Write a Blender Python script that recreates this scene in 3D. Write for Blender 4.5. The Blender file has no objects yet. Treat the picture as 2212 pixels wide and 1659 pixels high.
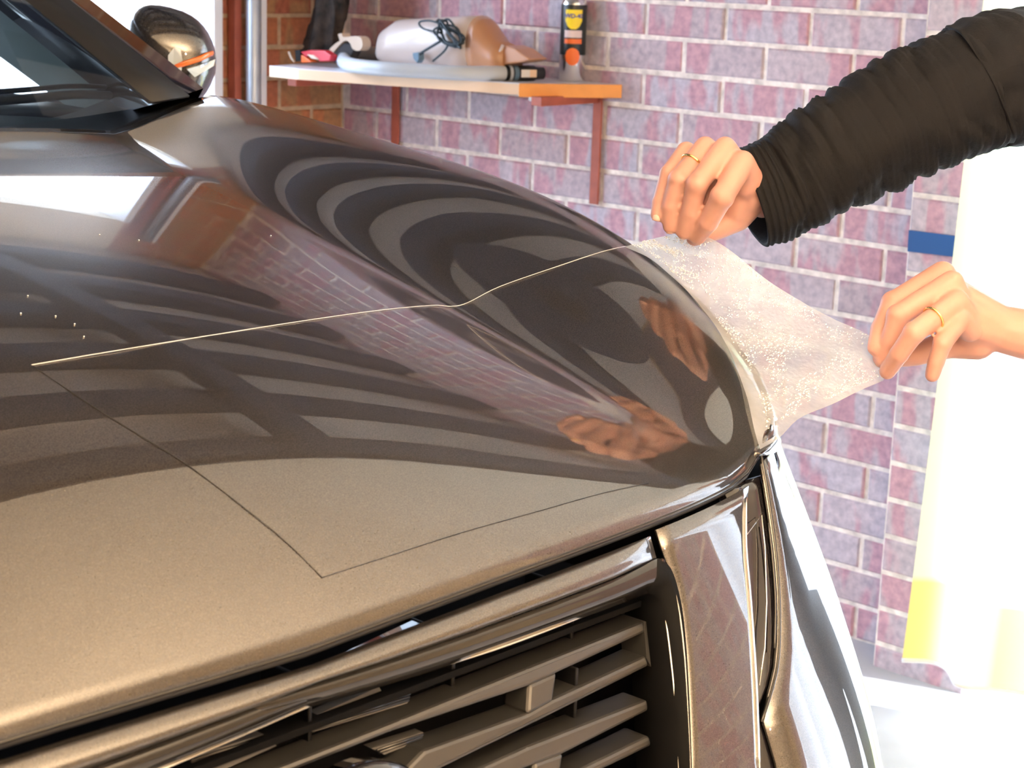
import bpy, bmesh, math, random
import numpy as np
from mathutils import Vector, Matrix, noise
random.seed(7)
S = bpy.context.scene
COL = S.collection
# ------------------------------------------------------------------ camera
W, H = 2212, 1659
F = 3972.06
CAM = Vector((-3.62753, -2.87445, 1.57827))
yaw, pitch, roll = 0.735102, 0.232744, 0.0332781
fw = Vector((math.cos(yaw)*math.cos(pitch), math.sin(yaw)*math.cos(pitch), -math.sin(pitch)))
rt = fw.cross(Vector((0, 0, 1))).normalized()
up = rt.cross(fw)
rt, up = rt*math.cos(roll)+up*math.sin(roll), up*math.cos(roll)-rt*math.sin(roll)
cd = bpy.data.cameras.new('camera'); cam = bpy.data.objects.new('camera', cd); COL.objects.link(cam)
cd.sensor_width = 36; cd.lens = F*36/W; cd.clip_start = .05; cd.clip_end = 200
cam.matrix_world = Matrix((( rt.x, up.x, -fw.x, CAM.x), (rt.y, up.y, -fw.y, CAM.y), (rt.z, up.z, -fw.z, CAM.z), (0, 0, 0, 1)))
cd.dof.use_dof = True; cd.dof.focus_distance = 2.1; cd.dof.aperture_fstop = 14
S.camera = cam
# ------------------------------------------------------------------ light and exposure
S.view_settings.view_transform = 'Standard'; S.view_settings.look = 'None'
S.view_settings.gamma = 1; S.view_settings.use_curve_mapping = False
S.view_settings.exposure = 0.0
wd = bpy.data.worlds.new('world'); S.world = wd; wd.use_nodes = True
wb = wd.node_tree.nodes['Background']
wb.inputs[0].default_value = (0.62, 0.76, 1.0, 1); wb.inputs[1].default_value = 13.0
def lamp(name, kind, loc, direction, energy, color, **k):
    d = bpy.data.lights.new(name, kind); o = bpy.data.objects.new(name, d); COL.objects.link(o)
    d.energy = energy; d.color = color
    for a, b in k.items(): setattr(d, a, b)
    o.location = loc; o.rotation_euler = Vector(direction).to_track_quat('-Z', 'Y').to_euler()
    return o
lamp('sun', 'SUN', (3, -4, 6), (-.28, .80, -.53), 9.0, (1.0, .97, .9), angle=.01)
p1 = lamp('door_daylight', 'AREA', (-2.75, 1.16, 1.06), (0, -1, 0), 0, (1, 1, 1), shape='RECTANGLE', size=4.6, size_y=2.1)
p1.data.cycles.is_portal = True
p2 = lamp('window_daylight', 'AREA', (.14, -2.1, 1.06), (-1, 0, 0), 0, (1, 1, 1), shape='RECTANGLE', size=2.0, size_y=2.1)
p2.data.cycles.is_portal = True
lamp('room_lamp', 'POINT', (-3.3, -4.3, 1.95), (0, 0, -1), 45, (1.0, .76, .54), shadow_soft_size=.09)
lamp('ceiling_fill', 'AREA', (-3.2, -3.3, 1.35), (0, 0, 1), 310, (1.0, .80, .60), shape='RECTANGLE', size=1.6, size_y=1.2)  # added unseen fill, brightens the ceiling that the hood reflects

# ------------------------------------------------------------------ helpers
def ray(x, y): return fw+rt*((x-W/2)/F)-up*((y-H/2)/F)
def at(x, y, ax, v):
    d = ray(x, y); i = 'xyz'.index(ax)
    return CAM+d*((v-CAM[i])/d[i])
def dep(x, y, d): return CAM+ray(x, y)*d
def tag(o, label=None, cat=None, group=None, kind=None):
    if label: o['label'] = label
    if cat: o['category'] = cat
    if group: o['group'] = group
    if kind: o['kind'] = kind
    return o
def empty(name, loc=(0, 0, 0)):
    o = bpy.data.objects.new(name, None); COL.objects.link(o); o.location = loc; o.empty_display_size = .05
    return o
def link(name, me, m, parent=None, smooth=False):
    o = bpy.data.objects.new(name, me); COL.objects.link(o)
    if m is not None: me.materials.append(m)
    if smooth:
        me.polygons.foreach_set('use_smooth', [True]*len(me.polygons))
    if parent is not None:
        o.parent = parent; o.matrix_parent_inverse = wmat(parent).inverted()
    return o
def wmat(o):
    m = Matrix.Translation(o.location) @ o.rotation_euler.to_matrix().to_4x4()
    return m if o.parent is None else wmat(o.parent) @ o.matrix_parent_inverse @ m
def mesh(name, V, Fs, m, parent=None, smooth=False):
    me = bpy.data.meshes.new(name); me.from_pydata([tuple(v) for v in V], [], Fs); me.update()
    return link(name, me, m, parent, smooth)
def bmobj(name, bm, m, parent=None, smooth=False):
    me = bpy.data.meshes.new(name); bm.to_mesh(me); bm.free()
    return link(name, me, m, parent, smooth)
def bx(bm, lo, hi, bev=0, seg=2, mat=None):
    g = bmesh.ops.create_cube(bm, size=1)['verts']
    lo, hi = Vector(lo), Vector(hi); c = (lo+hi)/2; s = hi-lo
    for v in g: v.co = Vector((v.co.x*s.x, v.co.y*s.y, v.co.z*s.z))+c
    if bev:
        es = {e for v in g for e in v.link_edges}
        r = bmesh.ops.bevel(bm, geom=list(es), offset=bev, segments=seg, affect='EDGES', profile=.5)
        g = list({v for f in r['faces'] for v in f.verts} | {v for v in g if v.is_valid})
    if mat is not None:
        for v in g: v.co = mat @ v.co
    return g
def box(name, lo, hi, m, parent=None, bev=0, mat=None):
    bm = bmesh.new(); bx(bm, lo, hi, bev, 2, mat); return bmobj(name, bm, m, parent)
def cr(pts, n=8, closed=False):
    P = [Vector(p) for p in pts]; out = []
    N = len(P)
    for i in range(N if closed else N-1):
        if closed: a, b, c, d = P[i-1], P[i], P[(i+1) % N], P[(i+2) % N]
        else:
            b, c = P[i], P[i+1]; a = P[i-1] if i else b*2-c; d = P[i+2] if i+2 < N else c*2-b
        for k in range(n):
            t = k/n
            out.append(.5*((2*b)+(c-a)*t+(2*a-5*b+4*c-d)*t*t+(3*b-a-3*c+d)*t**3))
    if not closed: out.append(P[-1].copy())
    return out
def tubeverts(bm, path, rad, seg=10, closed=False, flat=1.0, upv=None):
    P = [Vector(p) for p in path]; N = len(P); rings = []; nrm = None
    for i in range(N):
        if closed: t = (P[(i+1) % N]-P[i-1]).normalized()
        else: t = (P[min(i+1, N-1)]-P[max(i-1, 0)]).normalized()
        if upv is not None: nrm = (Vector(upv)-t*Vector(upv).dot(t)).normalized()
        elif nrm is None: nrm = t.orthogonal().normalized()
        else: nrm = (nrm-t*nrm.dot(t)).normalized()
        b = t.cross(nrm); r = rad[i] if hasattr(rad, '__len__') else rad
        rings.append([bm.verts.new(P[i]+(nrm*math.cos(a)*flat+b*math.sin(a))*r) for a in [2*math.pi*k/seg for k in range(seg)]])
    M = N if closed else N-1
    for i in range(M):
        A, B = rings[i], rings[(i+1) % N]
        for k in range(seg): bm.faces.new((A[k], A[(k+1) % seg], B[(k+1) % seg], B[k]))
    if not closed:
        bm.faces.new(rings[0][::-1]); bm.faces.new(rings[-1])
    return rings
def tube(name, path, rad, m, parent=None, seg=10, closed=False, flat=1.0, upv=None):
    bm = bmesh.new(); tubeverts(bm, path, rad, seg, closed, flat, upv); bmesh.ops.recalc_face_normals(bm, faces=bm.faces)
    return bmobj(name, bm, m, parent, True)
def lathe(name, prof, m, parent=None, seg=32, mat=None, ang=(0, 2*math.pi)):
    full = abs(ang[1]-ang[0]-2*math.pi) < 1e-6; n = seg if full else seg+1
    V = []; Fc = []
    for r, z in prof:
        for k in range(n):
            a = ang[0]+(ang[1]-ang[0])*k/seg; v = Vector((r*math.cos(a), r*math.sin(a), z)); V.append(mat @ v if mat is not None else v)
    for i in range(len(prof)-1):
        for k in range(seg if full else seg): 
            q = (k+1) % n; Fc.append((i*n+k, i*n+q, (i+1)*n+q, (i+1)*n+k))
    return mesh(name, V, Fc, m, parent, True)
def prism(bm, poly, d, lift=None):
    d = Vector(d); A = [bm.verts.new(p) for p in poly]; B = [bm.verts.new(Vector(p)+d) for p in poly]; n = len(A)
    bm.faces.new(A); bm.faces.new(B[::-1])
    for i in range(n): bm.faces.new((A[i], B[i], B[(i+1) % n], A[(i+1) % n]))
def prismobj(name, poly, d, m, parent=None, bev=0):
    bm = bmesh.new(); prism(bm, poly, d); bmesh.ops.recalc_face_normals(bm, faces=bm.faces)
    if bev: bmesh.ops.bevel(bm, geom=list(bm.edges), offset=bev, segments=2, affect='EDGES', profile=.5)
    return bmobj(name, bm, m, parent)
def grid(name, rows, m, parent=None, smooth=True, thick=0, flip=False):
    n = len(rows[0]); V = [p for r in rows for p in r]
    Fc = [(i*n+j, i*n+j+1, (i+1)*n+j+1, (i+1)*n+j) for i in range(len(rows)-1) for j in range(n-1)]
    if flip: Fc = [f[::-1] for f in Fc]
    o = mesh(name, V, Fc, m, parent, smooth)
    if thick:
        s = o.modifiers.new('s', 'SOLIDIFY'); s.thickness = thick; s.offset = -1
    return o
# ------------------------------------------------------------------ materials
class NT:
    def __init__(s, name):
        s.m = bpy.data.materials.new(name); s.m.use_nodes = True; s.t = s.m.node_tree; s.b = s.t.nodes['Principled BSDF']; s.out = s.t.nodes['Material Output']
    def n(s, ty, **k):
        nd = s.t.nodes.new(ty)
        for a, b in k.items():
            if a.startswith('i_'):
                key = a[2:]; key = int(key) if key.isdigit() else key.replace('_', ' ')
                if hasattr(b, 'is_output') or isinstance(b, bpy.types.NodeSocket): s.t.links.new(b, nd.inputs[key])
                else: nd.inputs[key].default_value = b
            else: setattr(nd, a, b)
        return nd
    def l(s, a, b): s.t.links.new(a, b)
    def ramp(s, fac, stops):
        r = s.n('ShaderNodeValToRGB'); s.l(fac, r.inputs[0]); e = r.color_ramp.elements
        while len(e) < len(stops): e.new(.5)
        for q, (p, c) in zip(e, stops): q.position = p; q.color = c if len(c) == 4 else (*c, 1)
        return r.outputs[0]
    def mix(s, fac, a, b, bt='MIX'):
        m = s.n('ShaderNodeMix', data_type='RGBA', blend_type=bt)
        for idx, v in ((0, fac), (6, a), (7, b)):
            if isinstance(v, bpy.types.NodeSocket): s.l(v, m.inputs[idx])
            else: m.inputs[idx].default_value = v if not isinstance(v, tuple) or len(v) == 4 else (*v, 1)
        return m.outputs[2]
    def bump(s, h, st=.2, dist=.002):
        b = s.n('ShaderNodeBump'); b.inputs['Strength'].default_value = st; b.inputs['Distance'].default_value = dist
        s.l(h, b.inputs['Height']); s.l(b.outputs[0], s.b.inputs['Normal']); return b
def mat(name, col, rough=.5, metal=0, coat=0, coatr=.03, var=0, scale=20, bump=0, spec=None, sheen=0, **kw):
    t = NT(name); b = t.b
    b.inputs['Base Color'].default_value = (*col, 1); b.inputs['Roughness'].default_value = rough; b.inputs['Metallic'].default_value = metal
    b.inputs['Coat Weight'].default_value = coat; b.inputs['Coat Roughness'].default_value = coatr
    if spec is not None: b.inputs['Specular IOR Level'].default_value = spec
    if sheen: b.inputs['Sheen Weight'].default_value = sheen
    for k, v in kw.items(): b.inputs[k.replace('_', ' ')].default_value = v
    if var or bump:
        tc = t.n('ShaderNodeTexCoord'); no = t.n('ShaderNodeTexNoise', i_Scale=scale, i_Detail=4.0); t.l(tc.outputs['Object'], no.inputs['Vector'])
        if var:
            c = t.ramp(no.outputs[0], [(.3, tuple(x*(1-var) for x in col)), (.7, tuple(min(1, x*(1+var)) for x in col))]); t.l(c, b.inputs['Base Color'])
        if bump: t.bump(no.outputs[0], bump)
    return t.m
def brickmat(name, a, b2, c, flash):
    t = NT(name); tc = t.n('ShaderNodeTexCoord'); oi = t.n('ShaderNodeObjectInfo')
    off = t.n('ShaderNodeVectorMath', operation='SCALE'); off.inputs[0].default_value = (17.3, 9.1, 5.7); t.l(oi.outputs['Random'], off.inputs['Scale'])
    ad = t.n('ShaderNodeVectorMath', operation='ADD'); t.l(tc.outputs['Object'], ad.inputs[0]); t.l(off.outputs[0], ad.inputs[1])
    geo = t.n('ShaderNodeNewGeometry')
    wp = t.n('ShaderNodeVectorMath', operation='MULTIPLY'); t.l(ad.outputs[0], wp.inputs[0]); wp.inputs[1].default_value = (16, 16, 5)
    n1 = t.n('ShaderNodeTexNoise', i_Scale=1.0, i_Detail=2.0); t.l(wp.outputs[0], n1.inputs['Vector'])
    n2 = t.n('ShaderNodeTexNoise', i_Scale=60.0, i_Detail=5.0); t.l(ad.outputs[0], n2.inputs['Vector'])
    rb = t.ramp(oi.outputs['Random'], [(0, a), (.5, b2), (1, c)])
    f = t.ramp(n1.outputs[0], [(.47, (0, 0, 0)), (.56, (1, 1, 1))])
    col = t.mix(f, rb, flash)
    n3 = t.ramp(n2.outputs[0], [(.3, (.72, .72, .74)), (.7, (1.1, 1.08, 1.05))])
    col = t.mix(1.0, col, n3, 'MULTIPLY'); t.l(col, t.b.inputs['Base Color']); t.b.inputs['Roughness'].default_value = .8
    t.bump(n2.outputs[0], .35, .002)
    return t.m
M = {}
M['brick'] = brickmat('brick_clay_hazed', (.53, .49, .57), (.56, .48, .53), (.50, .41, .45), (.56, .33, .39))  # clay tones with the lavender daylight haze mixed into the colour
M['brick_warm_lit'] = brickmat('brick_warm_lit', (.50, .16, .08), (.52, .21, .09), (.44, .14, .08), (.46, .24, .11))  # brick colours with the warm room light painted in
M['mortar'] = mat('mortar', (.80, .72, .66), .9, var=.25, scale=40, bump=.6)
M['mortar_o'] = mat('mortar_warm_lit', (.55, .40, .26), .9, var=.2, scale=40, bump=.6)  # mortar tinted with the same warm room light
M['white_brick'] = mat('white_painted_brick', (.85, .85, .87), .7, var=.05, scale=30)
M['concrete'] = mat('concrete_floor', (.47, .48, .51), .7, var=.18, scale=3, bump=.1)
M['drive'] = mat('driveway_concrete', (.75, .74, .7), .9, var=.1, scale=5)
M['plaster'] = mat('cream_plaster', (.80, .70, .54), .8, var=.05, scale=4)
M['ceil'] = mat('ceiling_sheet', (.72, .62, .54), .8, var=.15, scale=3)
M['joist'] = mat('dark_timber', (.03, .036, .055), .7, var=.3, scale=12)  # blue of the outdoor daylight is tinted into this dark colour
M['batten'] = mat('timber_batten', (.50, .30, .13), .6, var=.2, scale=12)
def paintmat(name, col, flake):
    t = NT(name); tc = t.n('ShaderNodeTexCoord')
    v = t.n('ShaderNodeTexNoise', i_Scale=900.0, i_Detail=2.0); t.l(tc.outputs['Object'], v.inputs['Vector'])
    c = t.ramp(v.outputs[0], [(.35, tuple(x*.75 for x in col)), (.68, flake)]); t.l(c, t.b.inputs['Base Color'])
    t.b.inputs['Metallic'].default_value = .75; t.b.inputs['Roughness'].default_value = .32
    t.b.inputs['Coat Weight'].default_value = 1.0; t.b.inputs['Coat Roughness'].default_value = .012; t.b.inputs['Coat IOR'].default_value = 2.0
    return t.m
M['paint'] = paintmat('bronze_metallic_paint', (.040, .034, .031), (.085, .072, .064))
M['black'] = mat('black_plastic', (.004, .004, .0045), .4, spec=.3)
M['matt_black'] = mat('matt_black', (.004, .004, .0045), .7, spec=.1)
M['gloss_black'] = mat('gloss_black', (.008, .007, .009), .08, coat=1)
M['rubber'] = mat('black_rubber', (.02, .02, .022), .6)
M['silver'] = mat('satin_silver', (.095, .092, .09), .36, metal=.85)
M['rib'] = mat('ribbed_grey', (.10, .095, .09), .5, metal=.4)
M['chrome'] = mat('chrome', (.85, .83, .8), .06, metal=1)
M['darkchrome'] = mat('dark_chrome', (.012, .011, .011), .08, metal=.0, coat=.5)
M['steel'] = mat('galvanised_steel', (.46, .50, .56), .42, metal=.6, var=.1)
M['whitemetal'] = mat('white_enamel', (.8, .8, .83), .4)
M['amber'] = mat('amber_lens', (1.0, .22, .02), .15, coat=1)
M['amber'].node_tree.nodes['Principled BSDF'].inputs['Base Color'].default_value = (1, .2, .02, 1)
M['lens'] = mat('clear_lens', (.72, .78, .78), .1, coat=1)
M['interior'] = mat('grey_trim', (.16, .19, .17), .7)
M['seat'] = mat('dark_fabric_seat', (.05, .05, .055), .8)
def glassmat(name, tint, refl=.09, rough=.02):
    t = NT(name); t.t.nodes.remove(t.b)
    tr = t.n('ShaderNodeBsdfTransparent', i_Color=(*tint, 1)); g = t.n('ShaderNodeBsdfGlossy', i_Roughness=rough)
    fr = t.n('ShaderNodeFresnel', i_IOR=1.5); mx = t.n('ShaderNodeMixShader')
    t.l(fr.outputs[0], mx.inputs[0]); t.l(tr.outputs[0], mx.inputs[1]); t.l(g.outputs[0], mx.inputs[2]); t.l(mx.outputs[0], t.out.inputs[0])
    return t.m
M['glass'] = glassmat('windscreen_glass', (.78, .86, .84))
M['clearfilm'] = glassmat('clear_film', (.985, .985, .98), rough=.01)
M['skin'] = mat('skin', (.54, .285, .235), .45, var=.10, scale=18, bump=.12, Subsurface_Weight=.12, Subsurface_Scale=.01)
M['nail'] = mat('fingernail', (.80, .50, .42), .3, coat=.3)
M['gold'] = mat('gold', (.9, .66, .28), .15, metal=1)
M['knit'] = mat('black_knit', (.006, .006, .008), .8, spec=.25, bump=.3, scale=300)
M['denim'] = mat('dark_denim', (.03, .04, .07), .8, bump=.2, scale=200)
M['hair'] = mat('brown_hair', (.06, .035, .02), .5)
M['wood'] = mat('pale_board_edge', (.86, .62, .42), .55, var=.08, scale=6)
M['wood_o'] = mat('orange_board_edge', (.90, .36, .08), .5, var=.12, scale=10)
M['laminate'] = mat('pale_laminate', (.75, .74, .78), .35, coat=.3)
M['redoxide'] = mat('red_oxide_steel', (.38, .09, .05), .55, var=.12, scale=30)
M['hose'] = mat('grey_hose', (.50, .53, .56), .4)
M['vac'] = mat('beige_plastic', (.60, .50, .45), .38, coat=.3)
M['vacb'] = mat('brown_plastic', (.48, .22, .10), .38, coat=.3)
M['cord'] = mat('dark_cord', (.02, .035, .045), .5)
M['plug'] = mat('blue_grey_plug', (.12, .20, .27), .5)
M['red'] = mat('red_plastic', (.6, .03, .05), .35)
M['beige'] = mat('cream_plastic', (.72, .58, .45), .4)
M['camo'] = mat('mottled_dark_cloth', (.03, .02, .015), .85, var=.95, scale=35, bump=.5)
M['alu'] = mat('brushed_aluminium', (.85, .85, .84), .2, metal=1)
M['canblack'] = mat('black_print', (.015, .02, .02), .3)
M['yellow'] = mat('yellow_print', (.95, .72, .03), .35)
M['blue'] = mat('blue_print', (.03, .05, .35), .35)
M['orange'] = mat('orange_print', (.9, .17, .03), .35)
M['pink'] = mat('pale_print', (.75, .60, .58), .35)
M['bluetape'] = mat('blue_paint', (.02, .09, .28), .5)
M['white'] = mat('white_plastic', (.8, .78, .74), .4)
M['leaf'] = mat('pale_leaves', (.45, .5, .35), .6, var=.3, scale=8)
M['tyre'] = mat('tyre_rubber', (.02, .02, .02), .8)
# ------------------------------------------------------------------ room shell
def structure(o, label=None): return tag(o, label, None, None, 'structure')
PZ, PU = .086, .24
def brick_mesh(L, name):
    c = .004; d = .10; h = .0745
    V = []
    for (x, y, z) in ((0, 0, c), (c, 0, 0),):
        pass
    o = [(0, 0), (L, 0), (L, h), (0, h)]; i = [(c, c), (L-c, c), (L-c, h-c), (c, h-c)]
    V = [(x, 0, z) for x, z in i]+[(x, c, z) for x, z in o]+[(x, d, z) for x, z in o]
    Fc = [(0, 1, 2, 3)]+[(k, 4+k, 4+(k+1) % 4, (k+1) % 4) for k in range(4)]+[(4+k, 8+k, 8+(k+1) % 4, 4+(k+1) % 4) for k in range(4)]
    me = bpy.data.meshes.new(name); me.from_pydata(V, [], Fc); me.update()
    return me
BM = {}
def bricks(parent, orig, ud, nd, u0, u1, k0, k1, m, single, phase=0, bl=.23, dz=0, jit=.0014, alt=.5):
    """courses k0..k1 (from the floor), running from u0 to u1 along ud; face looks along nd"""
    ud = Vector(ud); nd = Vector(nd); orig = Vector(orig); rnd = random.Random(hash((round(orig.x*100), k0, k1, round(u0*100))) & 0xffff)
    stuff = bmesh.new() if not single else None
    for k in range(k0, k1):
        off = (phase+(k % 2)*alt)*PU
        j0 = math.floor((u0-off)/PU)-1
        for j in range(j0, j0+int((u1-u0)/PU)+4):
            a = j*PU+off+.0055; b = a+bl-.001; a2, b2 = max(a, u0+.003), min(b, u1-.003)
            if b2-a2 < .03: continue
            L = round(b2-a2, 3); key = (L, m.name)
            if key not in BM:
                BM[key] = brick_mesh(L, 'brick'); BM[key].materials.append(m)
            pos = orig+ud*a2+Vector((0, 0, k*PZ+.005+dz))+nd*(rnd.uniform(-1, 1)*jit)
            mt = Matrix((( ud.x, -nd.x, 0, pos.x), (ud.y, -nd.y, 0, pos.y), (0, 0, 1, pos.z), (0, 0, 0, 1)))
            mt = mt @ Matrix.Rotation(rnd.uniform(-1, 1)*.006, 4, 'Y') @ Matrix.Rotation(rnd.uniform(-1, 1)*.006, 4, 'Z')
            if single:
                o = bpy.data.objects.new('brick', BM[key]); COL.objects.link(o); o.parent = parent; o.matrix_local = mt
            else:
                n0 = len(stuff.verts); tmp = bmesh.new(); tmp.from_mesh(BM[key]); tmp.transform(mt)
                mm = bpy.data.meshes.new('t'); tmp.to_mesh(mm); tmp.free(); stuff.from_mesh(mm); bpy.data.meshes.remove(mm)
    if not single: tag(bmobj('bricks', stuff, m, parent), kind='stuff')
ZC = 2.42
REC = .0045
wr = structure(box('wall_right', (REC, -.86, -.1), (.11, 1.4, ZC), M['mortar']))
bricks(wr, (0, 0, 0), (0, -1, 0), (-1, 0, 0), -1.10, .86, 0, 18, M['brick'], True, phase=0)
bricks(wr, (0, 0, 0), (0, -1, 0), (-1, 0, 0), -1.10, .86, 18, 28, M['brick'], False, phase=0)
bm = bmesh.new(); bx(bm, (REC, -4.05, -.1), (.11, -3.1, ZC)); bx(bm, (0, -3.1, 2.12), (.11, -1.08, ZC))
wr2 = structure(bmobj('wall_right_end', bm, M['mortar']))
wr2.name = 'wall_right_front'
bricks(wr2, (0, 0, 0), (0, -1, 0), (-1, 0, 0), 3.1, 4.05, 0, 28, M['brick'], False, phase=0)
structure(box('wall_right_far', (-.02, -6.2, -.05), (.11, -4.05, ZC), M['plaster']))
pier = structure(box('trim_1', (-.11+REC, -1.08, -.05), (.11, -.84, ZC), M['mortar']))
bricks(pier, (-.11, 0, 0), (0, -1, 0), (-1, 0, 0), .838, 1.08, 0, 28, M['brick'], True, phase=.49, dz=-.03, alt=0)
wl = structure(box('wall_back', (-.46, 1.1+REC, -.05), (.12, 1.22, ZC), M['mortar_o']))
bricks(wl, (-.117, 1.1, 0), (1, 0, 0), (0, -1, 0), -.345, .117, 0, 18, M['brick_warm_lit'], True, phase=0)
bricks(wl, (-.117, 1.1, 0), (1, 0, 0), (0, -1, 0), -.345, .117, 18, 28, M['brick_warm_lit'], False, phase=0)
structure(box('wall_back_header', (-5.6, 1.1, 2.1), (-.46, 1.22, ZC), M['plaster'])).name = 'wall_back_upper'
structure(box('wall_back_end', (-5.8, 1.1, -.05), (-5.05, 1.22, 2.1), M['plaster'])).name = 'wall_back_side'
wleft = structure(box('wall_left', (-5.75, -6.2, -.05), (-5.6, 1.1, ZC), M['plaster']))
wf = structure(box('wall_front', (-5.6, -6.3, -.05), (0, -6.15, ZC), M['plaster']))
fl = structure(box('floor', (-5.7, -6.2, -.12), (.11, 1.3, 0), M['concrete']))
cl = structure(box('ceiling', (-5.7, -1.25, ZC), (.11, 1.2, ZC+.06), M['ceil']))
structure(box('ceiling_front', (-5.7, -6.2, ZC-.1), (.11, -1.25, ZC+.06), M['plaster']))
y = -1.2; i = 0
while y < 1.0:
    structure(box('trim_%d' % (10+i), (-5.6, y, ZC-.12), (0, y+.11, ZC), M['joist'])); 
    structure(box('trim_%d' % (40+i), (-5.6, y+.11, ZC-.06), (0, y+.145, ZC), M['batten']))
    y += .37; i += 1
structure(box('trim_30', (-1.45, -1.15, ZC-.2), (-1.33, 1.05, ZC-.12), M['joist']))
# door jamb strip, door track and post at the garage opening
structure(box('trim_2', (-.492, 1.07, 0), (-.462, 1.22, 2.1), M['whitemetal'], bev=.003))
tr = empty('door_track', (-.39, 1.03, 0)); tag(tr, 'grey steel post and flange standing beside the garage opening', 'track')
tube('post', [(-.390, 1.03, 0), (-.390, 1.03, 2.2)], .0205, M['steel'], tr, 16)
box('flange', (-.368, 1.026, 0), (-.347, 1.06, 2.2), M['whitemetal'], tr, bev=.002)
box('channel', (-.428, 1.062, 0), (-.405, 1.094, 2.2), M['redoxide'], tr, bev=.002)
# outside
structure(box('ground', (-30, 1.3, -.14), (30, 40, -.03), M['drive'])).name = 'floor_outside'
structure(box('ground_side', (.11, -30, -.14), (30, 1.3, -.03), M['drive'])).name = 'floor_outside_side'
ww = structure(box('wall_outside', (-.72, 2.26+REC, -.1), (1.5, 2.5, 2.6), M['white_brick']))
bricks(ww, (-.72, 2.26, 0), (1, 0, 0), (0, -1, 0), 0, 2.0, 10, 26, M['white_brick'], False, phase=.3)
sh = empty('shrub', (-2.2, 9, 0)); tag(sh, 'pale leafy bush far outside, seen through the windscreen', 'shrub')
bm = bmesh.new(); rn = random.Random(3)
for k in range(1500):
    a = rn.gauss(0, 1); c = Vector((-2.0+a*2.6, 9+rn.gauss(0, .6), abs(rn.gauss(.9, .55)))); s = .09
    v = [bm.verts.new(c+Vector((rn.uniform(-s, s), rn.uniform(-s, s), rn.uniform(-s, s)))) for q in range(3)]; bm.faces.new(v)
tag(bmobj('leaves', bm, M['leaf'], sh), kind='stuff')
for k in range(9):
    x = -5+k*.75; tube('stem', [(x, 9, 0), (x+rn.uniform(-.2, .2), 9, 1.2)], .02, M['joist'], sh, 6)
# ------------------------------------------------------------------ car body surface
XC, Y0, NE = -2.74, -.6, 5.5
ZT = [(.30, 1.00, 1.36), (.50, 1.02, 1.42), (.60, 1.02, 1.42), (.70, 1.015, 1.40), (.80, 1.0, 1.38), (.85, .99, 1.355), (.90, .98, 1.335), (1.0, .965, 1.285), (1.06, .96, 1.265), (1.35, .955, 1.20)]
_z = np.array([q[0] for q in ZT]); _pa = np.polyfit(_z, [q[1] for q in ZT], 3); _pb = np.polyfit(_z, [q[2] for q in ZT], 4)
def ab(z):
    z = min(max(z, .3), 1.35); return float(np.polyval(_pa, z)), float(np.polyval(_pb, z))
def ab_old(z):
    if z <= ZT[0][0]: return ZT[0][1:]
    for (z0, a0, b0), (z1, a1, b1) in zip(ZT, ZT[1:]):
        if z <= z1:
            t = (z-z0)/(z1-z0); return a0+(a1-a0)*t, b0+(b1-b0)*t
    return ZT[-1][1:]
def G(p, off=0):
    a, b = ab(p.z); dx = abs(p.x-XC)/(a-off); dy = max(0, Y0-p.y)/(b-off)
    return dx**NE+dy**NE-1
def hit(px, py, off=0):
    d = ray(px, py); t = .8
    while G(CAM+d*t, off) > 0 and t < 4: t += .02
    lo, hi = t-.02, t
    for _ in range(30):
        m = (lo+hi)/2
        if G(CAM+d*m, off) > 0: lo = m
        else: hi = m
    return CAM+d*hi
def gpt(th, z, off=0):
    a, b = ab(z); a -= off; b -= off
    return Vector((XC+a*max(0, math.cos(th))**(2/NE), Y0-b*max(0, math.sin(th))**(2/NE), z))
def gth(p):
    a, b = ab(p.z); X = ((p.x-XC)/a)**(NE/2); Yv = ((Y0-p.y)/b)**(NE/2); return math.atan2(Yv, X)
def interp(tab, x):
    if x <= tab[0][0]: return tab[0][1]
    for (a, b), (c, d) in zip(tab, tab[1:]):
        if x <= c: return b+(d-b)*(x-a)/(c-a)
    return tab[-1][1]
def mx(p): return Vector((2*XC-p[0], p[1], p[2]))
car = empty('car', (XC, -.4, 0))
tag(car, 'bronze brown metallic car parked nose in, hood and grille towards the viewer', 'car')
# hood: curves running from the cowl to the nose edge, each smoothed, then lofted across
NOSE = sorted([hit(*q) for q in ((0, 1556), (300, 1487), (640, 1402), (1100, 1232), (1300, 1160), (1480, 1090), (1560, 1053), (1600, 1030), (1622, 1005), (1634, 978))], key=lambda p: p.x)
nosez = [(p.x, p.z) for p in NOSE]
def nosept(x):
    z = interp(nosez, x); a, b = ab(z); return Vector((x, Y0-b*max(0, 1-abs((x-XC)/a)**NE)**(1/NE), z))
def smoothcurve(pts, n=64, deg=5):
    P = np.array(pts, float); d = np.r_[0, np.cumsum(np.linalg.norm(np.diff(P, axis=0), axis=1))]; d /= d[-1]
    w = np.ones(len(P)); w[0] = w[-1] = 12; t = np.linspace(0, 1, n+1)
    return [Vector(v) for v in np.stack([np.polyval(np.polyfit(d, P[:, k], deg, w=w), t) for k in range(3)], 1)]
nC = nosept(XC); nV = nosept(-2.16); nK = nosept(-2.0); nE = NOSE[-1]
colC = smoothcurve([(-2.74, -.80, 1.336), (-2.74, -1.0, 1.311), (-2.74, -1.2, 1.284), (-2.74, -1.4, 1.251), (-2.74, -1.55, 1.215), (-2.74, -1.68, 1.167), (-2.74, -1.78, 1.118), (-2.74, -1.845, 1.08), nC])
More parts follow.
